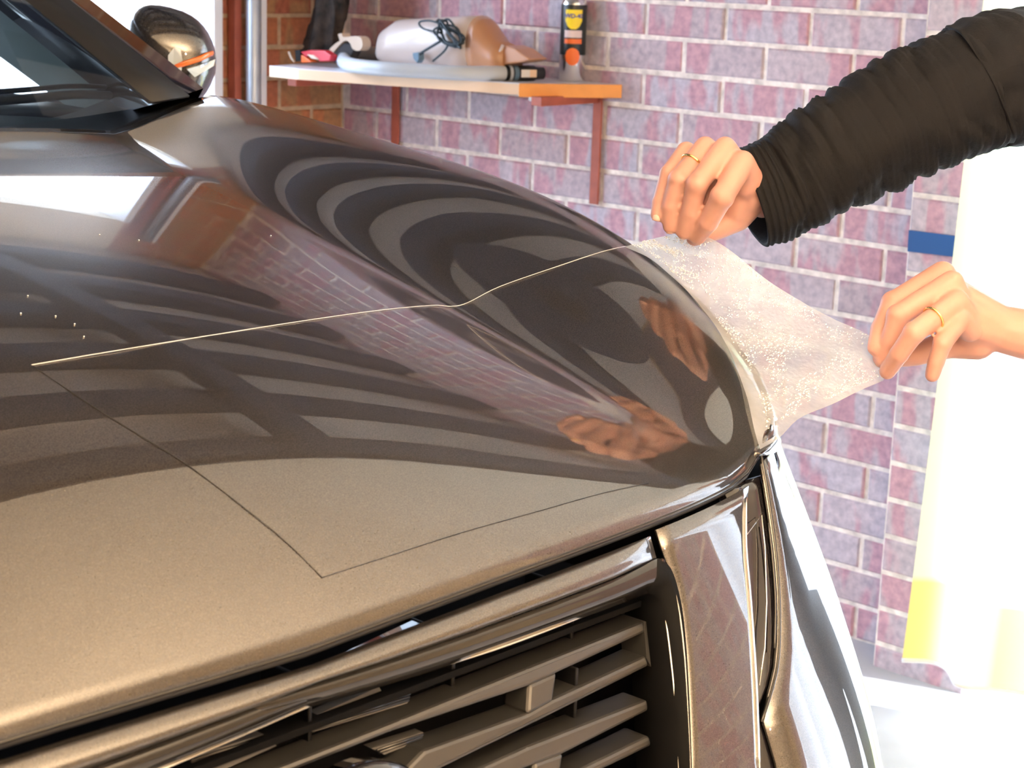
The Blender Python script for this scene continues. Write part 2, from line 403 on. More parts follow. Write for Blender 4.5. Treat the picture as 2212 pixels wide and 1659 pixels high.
colV = smoothcurve([(-2.05, -.65, 1.303), (-2.085, -.82, 1.279), (-2.12, -1.1, 1.236), (-2.12, -1.23, 1.210), (-2.12, -1.37, 1.177), (-2.12, -1.5, 1.143), (-2.13, -1.64, 1.112), (-2.145, -1.77, 1.085), nV])
colK = smoothcurve([(-1.77, -.53, 1.335), (-1.77, -.75, 1.318), (-1.78, -.95, 1.300), (-1.79, -1.2, 1.266), (-1.81, -1.38, 1.228), (-1.85, -1.55, 1.176), (-1.895, -1.67, 1.126), (-1.945, -1.75, 1.085), nK])
colE = smoothcurve([(-1.745, -.53, 1.312), (-1.745, -.75, 1.295), (-1.75, -.95, 1.277), (-1.76, -1.2, 1.243), (-1.78, -1.38, 1.201), (-1.82, -1.54, 1.150), (-1.865, -1.65, 1.103), (-1.91, -1.73, 1.07), nE])
hrows = []
for i, (c, v, k, e) in enumerate(zip(colC, colV, colK, colE)):
    r = []; f = i/64
    yy = cr([mx(k), mx(v), c, v, k], 32)            # plan shape across
    nose_w = max(0, (f-.86)/.14)**2
    for j in range(29):                              # centre to the valley crease
        u = j/28; q = yy[64+round(u*32*1.0)] if j in (0, 28) else None
        x = c.x+(v.x-c.x)*u
        t = 64+u*32; a = yy[int(t)]; b = yy[min(int(t)+1, len(yy)-1)]; y = a.y+(b.y-a.y)*(t % 1)
        z = c.z+(v.z-c.z)*u**2.3
        p = Vector((x, y, z)); n = nosept(x); g = Vector((x, n.y, n.z)) if i == 64 else None
        if f > .86:
            tgt = nosept(x); base = Vector((x, c.y+(v.y-c.y)*u*u, c.z+(v.z-c.z)*u**2.3)); end = Vector((x, nC.y+(nV.y-nC.y)*u*u, nC.z+(nV.z-nC.z)*u**3.4))
            p.z += (tgt.z-end.z)*nose_w
            if i == 64: p = tgt
        r.append(p)
    for j in range(1, 21):
        w = j/20; t = 96+w*32; a = yy[int(t)] if int(t) < len(yy) else yy[-1]; b = yy[min(int(t)+1, len(yy)-1)]; y = a.y+(b.y-a.y)*(t % 1)
        sm_ = w*w*(3-2*w); ss = lambda a, b: (lambda q: q*q*(3-2*q))(min(1, max(0, (f-a)/(b-a)))); r.append(Vector((v.x+(k.x-v.x)*w, y, v.z+(k.z-v.z)*sm_+.013*6.75*w*w*(1-w)*ss(.5, .8)*(1-ss(.9, 1)))))
    for j in range(1, 9):
        w = j/8; r.append(Vector((k.x+(e.x-k.x)*math.sin(w*math.pi/2), k.y+(e.y-k.y)*w, k.z+(e.z-k.z)*(1-math.cos(w*math.pi/2)))))
    hrows.append(r)
# nose lip turned under
for s, (dy, dz) in enumerate(((.004, -.008), (.018, -.012))):
    hrows.append([p+Vector((0, dy, dz)) for p in hrows[-1]])
full = [[mx(p) for p in r[:0:-1]]+r for r in hrows]
hood = grid('hood', full, M['paint'], car, thick=.004, flip=(full[1][0]-full[0][0]).cross(full[0][1]-full[0][0]).z > 0)
# grille / headlamp boundary curves, measured on the surface, as angle against height
def curve(px): return sorted([(p.z, gth(p)) for p in [hit(*q) for q in px]])
cg = curve([(1446, 1222), (1466, 1290), (1480, 1400), (1489, 1540), (1495, 1700), (1502, 1850)])
ch1 = curve([(1626, 1010), (1612, 1070), (1612, 1180), (1622, 1300), (1632, 1450), (1636, 1540), (1640, 1659)])
ch2 = curve([(1642, 985), (1655, 1060), (1672, 1180), (1681, 1300), (1679, 1420), (1665, 1490), (1645, 1540)])
edge = [r[-1] for r in hrows[:-2]]          # hood side edge, back to front
nose = hrows[-3]                            # hood nose, centre to corner
ZG = interp([(0, 0), (1, 1)], .985)
def topz(th):
    # height of the panel gap for a column angle
    p = gpt(th, 1.04)
    if p.y < nE.y+.002: return interp(nosez, p.x)-.011
    e = min(edge, key=lambda q: abs(q.y-p.y)); return e.z-(.022 if p.y < -1.45 else .006)
def column(thf, nz, z0f=None, z1=.30):
    out = []
    th0 = thf(1.04); zt = topz(th0)
    for k in range(nz+1):
        v = k/nz; z = zt+(z1-zt)*v; th = thf(z); g = gpt(th, z)
        if k == 0 and g.y > nE.y+.002:
            e = min(edge, key=lambda q: abs(q.y-g.y)); base = Vector((e.x+.003, g.y, z)); delta = base-g; column.d = delta
        elif k == 0: column.d = Vector((0, 0, 0))
        out.append(g+column.d*max(0, 1-v*2.2)**2)
    return out
def panel(name, t0, t1, n, nz, m, z0=None, z1=.30, off=0, parent=car):
    cols = []
    for i in range(n+1):
        f = i/n; cols.append(column(lambda z: t0(z)+(t1(z)-t0(z))*f, nz, z0, z1))
    return cols
HP = math.pi/2
cgf = lambda z: interp(cg, z); h1f = lambda z: interp(ch1, z); h2f = lambda z: max(interp(ch2, z)-0, 0)
def both(name, rows, m, flip=False, thick=.003, smooth=True):
    a = grid(name, rows, m, car, smooth, thick, flip)
    b = grid(name, [[mx(p) for p in r] for r in rows], m, car, smooth, thick, not flip)
    return a, b
# side of the nose between grille and headlamp
def onfront(x, z, off=0):
    a, b = ab(z); return Vector((x, Y0-(b-off)*(1-abs((x-XC)/a)**NE)**(1/NE), z))
def cgx(z):
    g = gpt(cgf(z), z); return gth(onfront(g.x-.002, z))
rows = panel('p', cgx, h1f, 10, 40, None)
both('nose_panel', rows, M['paint'])
# fender outboard of the headlamp down to the bumper, and the flank behind it
def lowcut(c, zc, above):
    out = [p for p in c if (p.z >= zc) == above]
    return out
h2z = lambda z: h2f(z) if z > .80 else h2f(.80)+(h1f(.80)-h2f(.80))*min(1, (.80-z)/.06)
rowsF = panel('p', h2z, lambda z: .02, 26, 40, None)
both('fender', rowsF, M['paint'])
for s in (0, 1):
    # straight flank, doors and rear as one long body side, with a wheel opening left dark
    rws = []
    for (yy) in (-.60, -.45, -.3):
        c = rowsF[-1]; rws.append([Vector((p.x, yy, p.z)) for p in c])
    rws = [[mx(p) for p in r] for r in rws] if s else rws
    grid('door_edge', rws, M['paint'], car, True, .003, bool(s))
# header panel above the grille
HB = [(0, 1652), (150, 1618), (300, 1580), (480, 1530), (640, 1484), (820, 1430), (1000, 1370), (1180, 1305), (1330, 1248), (1418, 1205)]
hb = [hit(*q) for q in HB]
def hdr():
    xs = [XC+(hb[-1].x-XC)*k/48 for k in range(49)]
    hbx = sorted([(p.x, p.z) for p in hb]); rows = []
    for x in xs:
        zb = interp(hbx, x); c = []
        ztp = interp(nosez, x)-.014
        for k in range(9):
            z = ztp+(zb-ztp)*k/8; a, b = ab(z); y = Y0-b*(1-abs((x-XC)/a)**NE)**(1/NE); bulge = -.012*math.sin(math.pi*k/8)**.7*(1-((x-XC)/(hb[-1].x-XC))**8)
            c.append(Vector((x, y+bulge, z)))
        y = c[-1].y
        for dy, dz in ((.006, -.008), (.018, -.014), (.04, -.016)): c.append(Vector((x, y+dy, zb+dz)))
        rows.append(c)
    return rows, hbx
hr, hbx = hdr()
full = [[mx(p) for p in r] for r in hr[:0:-1]]+hr
grid('grille_header', full, M['paint'], car, True, .003)
# corner piece joining header and nose panel
cx = [hit(*q) for q in [(1418, 1205), (1430, 1180), (1450, 1225), (1475, 1270), (1490, 1400), (1470, 1400), (1440, 1300)]]
# dark recess strip under the hood lip
lip = [onfront(XC+(.735)*k/20, interp(nosez, XC+.735*abs(k)/20)-.007, .008) for k in range(-20, 21)]
tube('hood_seal', lip, .005, M['rubber'], car, 8)
tube('hood_trim_strip', [p+Vector((0, -.0045, .002)) for p in lip], .0014, M['darkchrome'], car, 6)
# grille cavity
bm = bmesh.new()
cav = [onfront(XC+.425*k/10, .99, .09) for k in range(-10, 11)]
prism(bm, [q-Vector((0, 0, .0)) for q in cav], (0, 0, -.68)); cavo = bmobj('grille_backing', bm, M['matt_black'], car)
bm = bmesh.new(); bx(bm, (XC-.46, -1.86, .972), (XC+.46, -1.62, .978)); bmobj('grille_shroud', bm, M['matt_black'], car)
# chrome liner of the grille opening
LN = [(0, 1688), (200, 1640), (400, 1592), (680, 1520), (900, 1455), (1100, 1392), (1300, 1315), (1400, 1277), (1424, 1290), (1438, 1340), (1455, 1480), (1463, 1600), (1468, 1700), (1475, 1850)]
ln = [hit(*q, .012) for q in LN]
lnp = [p for p in ln if p.x > XC]; lnp = [Vector((XC, lnp[0].y, lnp[0].z))]+lnp
path = cr(lnp, 5); 
for s in (0, 1):
    tube('grille_liner', [mx(p) for p in path] if s else path, .0012, M['chrome'], car, 6)
# black inner surround ring (between liner and the painted edge)
def ribbon(name, A, B, m, depth=.05, bev=0):
    """solid strip between two pixel polylines on the car front"""
    a = [hit(*q) for q in A]; b = [hit(*q, .012) for q in B]
    rows = [cr(a, 4), [ (p+q)/2+Vector((0, -.004, 0)) for p, q in zip(cr(a, 4), cr(b, 4))], cr(b, 4), [p+Vector((0, depth, 0)) for p in cr(b, 4)]]
    grid(name, rows, m, car, True, .001); grid(name, [[mx(p) for p in r] for r in rows], m, car, True, .001)
ribbon('grille_top_moulding', [(300, 1582), (640, 1486), (1000, 1372), (1330, 1250), (1418, 1207), (1440, 1216)],
       [(300, 1618), (680, 1522), (1000, 1425), (1300, 1317), (1400, 1279), (1414, 1284)], M['darkchrome'])
ribbon('grille_surround', [(1418, 1207), (1448, 1228), (1470, 1300), (1482, 1400), (1490, 1540), (1496, 1700), (1502, 1850)],
       [(1400, 1279), (1424, 1292), (1438, 1342), (1452, 1440), (1460, 1560), (1468, 1700), (1475, 1850)], M['matt_black'])
# grille bars, traced where they stand and extruded back
def zp(x, y): return (380+x/1.8433, 1180+y/1.8433)
def bar(name, poly, off=.035, d=.03, m=None, bev=.003, par=car):
    P = [hit(*zp(*q), off) for q in poly]
    for s in (0, 1):
        Q = [mx(p) for p in P] if s else P
        if s and max(p.x for p in Q) > XC+.02 and False: continue
        bm = bmesh.new(); prism(bm, Q, (0, d, 0)); bmesh.ops.recalc_face_normals(bm, faces=bm.faces)
        if bev: bmesh.ops.bevel(bm, geom=[e for e in bm.edges], offset=bev, segments=2, affect='EDGES', profile=.5)
        bmobj(name, bm, m or M['silver'], par, False)
bar('grille_bar', [(420, 880), (900, 690), (1400, 488), (1866, 302), (1869, 345), (1515, 508), (1415, 556), (860, 740), (560, 860)], .030)
bar('grille_bar', [(900, 905), (990, 815), (1400, 668), (1500, 612), (1876, 438), (1884, 478), (1440, 700), (960, 935)], .030)
bar('grille_link', [(1409, 552), (1519, 503), (1503, 618), (1402, 672)], .029)
bar('grille_end', [(1864, 302), (1872, 300), (1892, 480), (1874, 445)], .030, bev=0)
bar('grille_bar', [(980, 990), (1400, 800), (1880, 612), (1884, 655), (1540, 830), (1430, 870), (1000, 1050)], .032)
bar('grille_bar', [(1000, 1120), (1530, 930), (1888, 755), (1896, 795), (1450, 1010), (1000, 1180)], .032)
bar('grille_link', [(1430, 866), (1545, 825), (1528, 935), (1420, 985)], .031)
bar('grille_bar', [(1000, 1300), (1400, 1115), (1890, 925), (1894, 968), (1000, 1380)], .032)
bar('grille_bar', [(1000, 1440), (1530, 1250), (1900, 1075), (1905, 1115), (1000, 1500)], .032)
bar('ribbed_insert', [(60, 870), (60, 835), (498, 705), (492, 750)], .05, .01, M['rib'], 0)
bar('ribbed_insert', [(552, 695), (935, 575), (922, 625), (545, 740)], .05, .01, M['rib'], 0)
bar('ribbed_insert', [(780, 805), (985, 740), (975, 772), (830, 830)], .05, .01, M['rib'], 0)
for rr in ([(60, 852), (498, 718)], [(60, 862), (495, 732)], [(552, 706), (932, 588)], [(550, 718), (929, 600)], [(548, 730), (926, 612)], [(800, 812), (982, 750)], [(812, 820), (979, 761)]):
    pa = [hit(*zp(*q), .0485) for q in rr]
    tube('rib', pa, .0012, M['silver'], car, 5)
for q in ((1578, 365), (1105, 568), (1590, 692), (535, 768)):
    a = hit(*zp(*q), .05); bm = bmesh.new(); bx(bm, a+Vector((-.002, 0, -.004)), a+Vector((.002, .06, .05)), .001); bmobj('grille_post', bm, M['black'], car)
# round badge
eb = hit(762, 1780); ec = Vector((XC, eb.y-.012, .898))
R90 = Matrix.Translation(ec) @ Matrix.Rotation(math.radians(84), 4, 'X')
badge = lathe('badge', [(0, -.02), (.072, -.02), (.074, .004), (.070, .012), (.062, .013), (.060, .006)], M['gloss_black'], car, 48, R90)
lathe('badge_face', [(.0601, .004), (.055, .009), (.03, .014), (0, .016)], mat('pearl_badge', (.9, .86, .78), .12, metal=.6, coat=1), badge, 48, R90)
# headlamp
hl = []
for side in (0, 1):
    n = 9; cols = []
    zs = [1.050-(1.050-.79)*k/24 for k in range(25)]
    for i in range(n+1):
        f = -.12+1.5*i/n; cols.append([gpt(h1f(z)+(h2f(z)-h1f(z))*f, z, .006+.010*math.sin(math.pi*min(1, max(0, f)))) for z in zs])
    if side: cols = [[mx(p) for p in c] for c in cols]
    h = grid('headlamp', cols, M['gloss_black'], car, True, .02, bool(side)); hl.append(h)
    for nm, pts, r, mm in (('lamp_edge', [(1612, 1075), (1612, 1180), (1622, 1300), (1632, 1450), (1637, 1560), (1640, 1659)], .0013, M['chrome']),
                           ('lamp_contour', [(1612, 1075), (1613, 1155), (1645, 1112), (1652, 1180), (1656, 1300), (1652, 1400), (1640, 1480)], .0008, M['chrome']),
                           ('lamp_seal', [(1644, 985), (1657, 1060), (1674, 1180), (1683, 1300), (1681, 1420), (1667, 1490), (1645, 1560)], .002, M['darkchrome']),
                           ('lamp_rib', [(1660, 1130), (1668, 1200), (1675, 1300), (1673, 1400)], .0012, M['silver'])):
        P = cr([hit(*q, .0) for q in pts], 4) if nm != 'lamp_contour' else [hit(*q, .004) for q in pts]
        tube(nm, [mx(p) for p in P] if side else P, r, mm, h, 6)
# lower bumper closing panel under the grille
rws = []
for k in range(13):
    z = .70-.40*k/12; rws.append([onfront(XC+.72*j/16, z, .002) for j in range(-16, 17)])
grid('bumper', rws, M['paint'], car, True, .003)
# engine bay / firewall filler so nothing shows through gaps
box('engine_bay', (XC-.80, -1.60, .45), (XC+.80, -.62, 1.0), M['matt_black'], car)
for s in (-1, 1):
    for yy in (-1.05,):
        wheel = lathe('wheel', [(0, -.1), (.2, -.1), (.22, -.08)], M['silver'], car, 32, Matrix.Translation((XC+s*.88, yy, .36)) @ Matrix.Rotation(math.pi/2*s, 4, 'Y'))
        lathe('tyre', [(.22, -.12), (.33, -.12), (.36, -.08), (.36, .08), (.33, .12), (.22, .12)], M['tyre'], wheel, 40, Matrix.Translation((XC+s*.88, yy, .36)) @ Matrix.Rotation(math.pi/2*s, 4, 'Y'))
# cowl, windscreen, pillars, cabin
back = hrows[0]
cowl = [[p+Vector((0, .004, -.012)) for p in back], [p+Vector((0, .05, -.02)) for p in back], [p+Vector((0, .15, -.004)) for p in back]]
cowl = [[mx(p) for p in r[:0:-1]]+r for r in cowl]
grid('cowl', cowl, M['black'], car, True, .01, True)
def screen(u, v):
    """u: -1..1 across, v: 0..1 up"""
    yb = -.68+(.15)*abs(u)**2.2; x = XC+u*(.955-.16*v); return Vector((x, yb+.92*v+.05*v*v, 1.312+.025*abs(u)**3+.49*v))
rows = [[screen(-1+2*i/30, j/14) for i in range(31)] for j in range(15)]
grid('windscreen', rows, M['glass'], car, True, 0, False)
for s in (-1, 1):
    inn = [screen(s*.90, v/14)+Vector((0, -.004, .004)) for v in range(15)]
    mid = [screen(s*.985, v/14)+Vector((s*.0, -.012, .012)) for v in range(15)]
    out = [screen(s*1.0, v/14)+Vector((s*.02, .04+.02*v/14, -.01)) for v in range(15)]
    bk = [p+Vector((-s*.02, .05, -.03)) for p in out]
    inb = [screen(s*.90, v/14)+Vector((-s*.03, .07, -.02)) for v in range(15)]
    grid('front_pillar', [inn, mid, out, bk, inb, inn], M['gloss_black'], car, True, 0, s < 0)
    grid('pillar_seal', [[p+Vector((-s*.035, .003, -.002)) for p in inn], [p+Vector((s*.035, -.006, .006)) for p in inn]], M['rubber'], car, True, .004, s > 0)
    # interior pillar trim / door top
    tp = [screen(s*.96, v/14)+Vector((-s*.02, .06, -.03)) for v in range(15)]
    tq = [p+Vector((s*.01, .20+.012*k, -.03)) for k, p in enumerate(tp)]
    grid('pillar_trim', [tp, tq], M['interior'], car, True, .01)
    # door body, roof rail
    grid('front_door', [[Vector((XC+s*.97, yy, z)) for yy in (-.42, 0, .6, 1.4, 2.4)] for z in (1.295, 1.1, .8, .45)], M['paint'], car, False, .04)
    box('roof_rail', (XC+s*.80-.03, .30, 1.80), (XC+s*.80+.03, 2.4, 1.87), M['paint'], car, .01)
    box('rear_pillar', (XC+s*.86-.04, 2.3, 1.25), (XC+s*.86+.04, 2.45, 1.85), M['paint'], car, .01)
roof = [[Vector((XC+.8*u/8, yy, 1.85+.03*(1-(u/8)**2))) for u in range(-8, 9)] for yy in (.25, 1.0, 1.8, 2.45)]
grid('roof', roof, M['paint'], car, True, .03, True)
dash = [[Vector((XC+.84*u/8, yy, zz)) for u in range(-8, 9)] for yy, zz in ((-.50, 1.295), (-.2, 1.30), (.1, 1.285), (.25, 1.19), (.27, .8))]
grid('dashboard', dash, M['black'], car, True, .01, True)
for sx in (-.42, .42):
    bm = bmesh.new(); bx(bm, (XC+sx-.25, .95, .9), (XC+sx+.25, 1.15, 1.5), .06, 3); bx(bm, (XC+sx-.13, 1.0, 1.52), (XC+sx+.13, 1.12, 1.72), .04, 3); bx(bm, (XC+sx-.25, .5, .75), (XC+sx+.25, 1.1, .92), .05, 3)
    bmobj('seat', bm, M['seat'], car)
box('rear_body', (XC-.93, 2.4, .4), (XC+.93, 2.7, 1.3), M['paint'], car, .05)
# wiper
def oncowl(px, py, y): return at(px, py, 'y', y)
wp = [at(-60, 222, 'y', -.50), at(60, 213, 'y', -.49), at(180, 204, 'y', -.47), at(310, 212, 'y', -.44)]
wip = tube('wiper_arm', cr(wp, 6), .007, M['rubber'], car, 8)
tube('wiper_blade', cr([p+Vector((0, .01, .012)) for p in wp], 6), .004, M['black'], wip, 8)
bm = bmesh.new()
# mirror
mc = Vector((-1.56, -.15, 1.36))
mr = empty('side_mirror', mc); mr.parent = car; mr.matrix_parent_inverse = wmat(car).inverted()
def blob(name, pts_fn, m, parent, nu=28, nv=18):
    V = []; Fc = []
    for i in range(nv+1):
        for j in range(nu): V.append(pts_fn(math.pi*i/nv, 2*math.pi*j/nu))
    for i in range(nv):
        for j in range(nu): Fc.append((i*nu+j, (i+1)*nu+j, (i+1)*nu+(j+1) % nu, i*nu+(j+1) % nu))
    return mesh(name, V, Fc, m, parent, True)
# local mirror frame: across (image right), up, towards viewer
ax = Vector((.72, -.69, 0)).normalized(); ay = Vector((-.69, -.72, 0)).normalized()
def mirr(cp, sp, cq, sq, k=1.0):
    return cp
def shell(th, ph):
    sx, sy, sz = math.sin(th)*math.cos(ph), math.sin(th)*math.sin(ph), math.cos(th)
    f = lambda v, e: math.copysign(abs(v)**e, v)
    x = f(sx, .75)*.082; z = f(sz, .8)*.095; y = f(sy, .9)*.06
    z += -.020*(x/.08) if z > 0 else 0
    if z < 0: x *= 1-.15*(z/.095)**2
    return mc+ax*(x+.012*(z < 0)*z/.095)+Vector((0, 0, 1))*z+ay*y
blob('mirror_housing', shell, M['paint'], mr)
def mpt(px, py, lift=.0):
    # point on the front of the housing shell under a pixel
    d = ray(px, py); p = CAM+d*((ay.dot(mc)-ay.dot(CAM))/ay.dot(d)); r = p-mc; x = r.dot(ax); z = r.z
    e = max(0, 1-(abs(x)/.084)**2.6-(abs(z)/.099)**2.4); return p+ay*(.058*e**.5+lift)-(ray(px, py)*0)
tube('indicator', [mpt(378+12*k, 142-3.8*k-(k > 5)*2, .004) for k in range(8)], [.002, .005, .0062, .0066, .0066, .0066, .0066, .006], M['amber'], mr, 10, flat=.6)
bm = bmesh.new(); prism(bm, [mpt(*q, .002) for q in ((412, 145), (440, 136), (468, 126), (465, 140), (440, 155), (428, 162))], ay*.006); bmobj('lamp_lens', bm, M['lens'], mr)
bm = bmesh.new(); prism(bm, [mpt(*q, .001) for q in ((372, 115), (385, 98), (398, 102), (402, 125), (398, 175), (380, 165), (372, 150))], ay*.004); bmobj('chrome_inset', bm, M['lens'], mr)
tube('mirror_stalk', [mc+Vector((-.02, .02, -.07)), Vector((-1.74, -.12, 1.27))], .025, M['black'], mr, 10)
# ------------------------------------------------------------------ protective film
film = empty('protective_film', dep(1640, 700, 2.2)); tag(film, 'clear wet film stretched from the hood corner between two hands', 'film')
def hoodz(x, y):
    return None
frow = [[mx(p) for p in r[:0:-1]]+r for r in hrows]; n = len(frow[0])
from mathutils.bvhtree import BVHTree
HV = [p for r in frow for p in r]; HF = [(i*n+j, i*n+j+1, (i+1)*n+j+1, (i+1)*n+j) for i in range(len(frow)-1) for j in range(n-1)]
bv = BVHTree.FromPolygons(HV, HF)
def onhood(px, py, lift=.0012):
    d = ray(px, py).normalized(); loc, nr, _, _ = bv.ray_cast(CAM, d)
    if loc is None:
        best = None
        for t in np.linspace(1.2, 3, 200):
            q = CAM+d*t; f = bv.find_nearest(q)
            if best is None or f[3] < best[3]: best = f
        loc, nr = best[0], best[1]
    if nr.z < 0: nr = -nr
    return loc+nr*lift
EDG = [(1352, 533), (1300, 545), (1200, 578), (1080, 620), (1010, 655), (975, 663), (930, 661), (800, 674), (600, 703), (300, 751), (68, 790)]
e1 = [onhood(*q, .0008) for q in EDG]
tube('film_edge', cr(e1, 5), .00042, M['laminate'], film, 5)
EDG2 = [(68, 790), (190, 872), (300, 940), (400, 1002), (520, 1092), (610, 1165), (695, 1248)]
tube('film_edge', cr([onhood(*q, .0006) for q in EDG2], 5), .0004, M['rubber'], film, 5)
EDG3 = [(695, 1248), (850, 1198), (1000, 1150), (1150, 1108), (1300, 1066), (1400, 1044)]
tube('film_edge', cr([onhood(*q, .0005) for q in EDG3], 5), .00028, M['joist'], film, 5)
# free part of the film: from the hood edge out to the hands
filmmat = NT('wet_frosted_film'); t = filmmat; t.t.nodes.remove(t.b)
tc = t.n('ShaderNodeTexCoord'); nz = t.n('ShaderNodeTexNoise', i_Scale=14.0, i_Detail=4.0); t.l(tc.outputs['Object'], nz.inputs['Vector'])
nz2 = t.n('ShaderNodeTexNoise', i_Scale=160.0, i_Detail=3.0); t.l(tc.outputs['Object'], nz2.inputs['Vector'])
bp = t.n('ShaderNodeBump', i_Strength=.5, i_Distance=.003); t.l(nz2.outputs[0], bp.inputs['Height'])
rf = t.n('ShaderNodeBsdfTransparent', i_Color=(.95, .94, .95, 1))
df = t.n('ShaderNodeBsdfDiffuse', i_Color=(.66, .67, .73, 1)); tl = t.n('ShaderNodeBsdfTranslucent', i_Color=(.78, .82, .82, 1)); gl = t.n('ShaderNodeBsdfGlossy', i_Roughness=.15)
t.l(bp.outputs[0], df.inputs['Normal']); t.l(bp.outputs[0], gl.inputs['Normal'])
m1 = t.n('ShaderNodeMixShader', i_0=.5); t.l(df.outputs[0], m1.inputs[1]); t.l(tl.outputs[0], m1.inputs[2])
fac = t.ramp(nz.outputs[0], [(.35, (.48, .48, .48)), (.65, (.76, .76, .76))])
m2 = t.n('ShaderNodeMixShader'); t.l(fac, m2.inputs[0]); t.l(rf.outputs[0], m2.inputs[1]); t.l(m1.outputs[0], m2.inputs[2])
m3 = t.n('ShaderNodeMixShader', i_0=.10); t.l(m2.outputs[0], m3.inputs[1]); t.l(gl.outputs[0], m3.inputs[2]); t.l(m3.outputs[0], t.out.inputs[0])
M['film'] = t.m
A_ = [(1352, 534), (1410, 563), (1470, 612), (1530, 680), (1580, 765), (1612, 850), (1630, 925), (1642, 968)]
B_ = [(1478, 504), (1520, 512), (1580, 545), (1690, 628), (1800, 690), (1896, 738), (1915, 790), (1908, 818)]
EDGEc = [(1352, 534), (1400, 523), (1478, 504)]
LOW = [(1642, 968), (1680, 945), (1722, 908), (1780, 878), (1850, 850), (1908, 818)]
dA = [2.30, 2.27, 2.21, 2.13, 2.04, 1.97, 1.92, 1.89]; dB = [2.27, 2.25, 2.24, 2.22, 2.20, 2.17, 2.15, 2.14]
Ap = []
for q, d in zip(A_, dA):
    p = onhood(q[0]-4, q[1]+4, .003); Ap.append(p)
Bp = [dep(q[0], q[1], d) for q, d in zip(B_, dB)]
Af, Bf = cr(Ap, 6), cr(Bp, 6)
Cl = cr([Ap[-1]]+[dep(*LOW[k], (Ap[-1]-CAM).dot(fw)+((Bp[-1]-CAM).dot(fw)-(Ap[-1]-CAM).dot(fw))*k/5) for k in range(1, 5)]+[Bp[-1]], 4)
Ct = [Ap[0]+(Bp[0]-Ap[0])*k/20 for k in range(21)]
nr_ = len(Af); rows = []
for i in range(nr_):
    v = i/(nr_-1); r = []
    for j in range(21):
        u = j/20
        c = Ct[j]*(1-v)+Cl[j]*v; l = Af[i]*(1-u)+Bf[i]*u
        b = (Ap[0]*(1-u)+Bp[0]*u)*(1-v)+(Ap[-1]*(1-u)+Bp[-1]*u)*v
        p = c+l-b
        p = p+Vector((.3, .3, .8))*(.004*noise.noise(p*14)-.010*math.sin(math.pi*u)*math.sin(math.pi*v))
        r.append(p)
    rows.append(r)
grid('film_sheet', rows, M['film'], film)
frows = rows
# water beads on the free film
bm = bmesh.new(); rn = random.Random(11)
for k in range(9000):
    i = rn.uniform(0, nr_-5.01); j = rn.uniform(2.2, 19.9)
    cl_ = noise.noise(Vector((i*.23, j*.3, 3)))
    if rn.random() > .35+1.2*cl_: continue
    a = frows[int(i)][int(j)]; b = frows[int(i)+1][int(j)]; c = frows[int(i)][int(j)+1]
    p = a+(b-a)*(i % 1)+(c-a)*(j % 1); s = rn.choice([.0004, .0005, .0006, .0008, .0012])
    bmesh.ops.create_icosphere(bm, subdivisions=1, radius=s, matrix=Matrix.Translation(p-fw*.0006) @ Matrix.Diagonal((rn.uniform(.7, 1.8), 1, .8, 1)))
tag(bmobj('water_beads', bm, mat('water_bead', (.95, .95, .95), .12, metal=.7, coat=1), film, True), kind='stuff')
drops = empty('water_drops', onhood(120, 684)); tag(drops, 'few tiny water drops on the dark hood near the left edge', 'water', kind='stuff')
bm = bmesh.new()
for q in ((45, 678), (120, 684), (161, 701), (181, 728), (215, 508), (585, 510), (60, 640), (300, 520)):
    bmesh.ops.create_icosphere(bm, subdivisions=2, radius=.0009, matrix=Matrix.Translation(onhood(*q, .0005)))
bmobj('water_bead', bm, M['chrome'], drops, True)
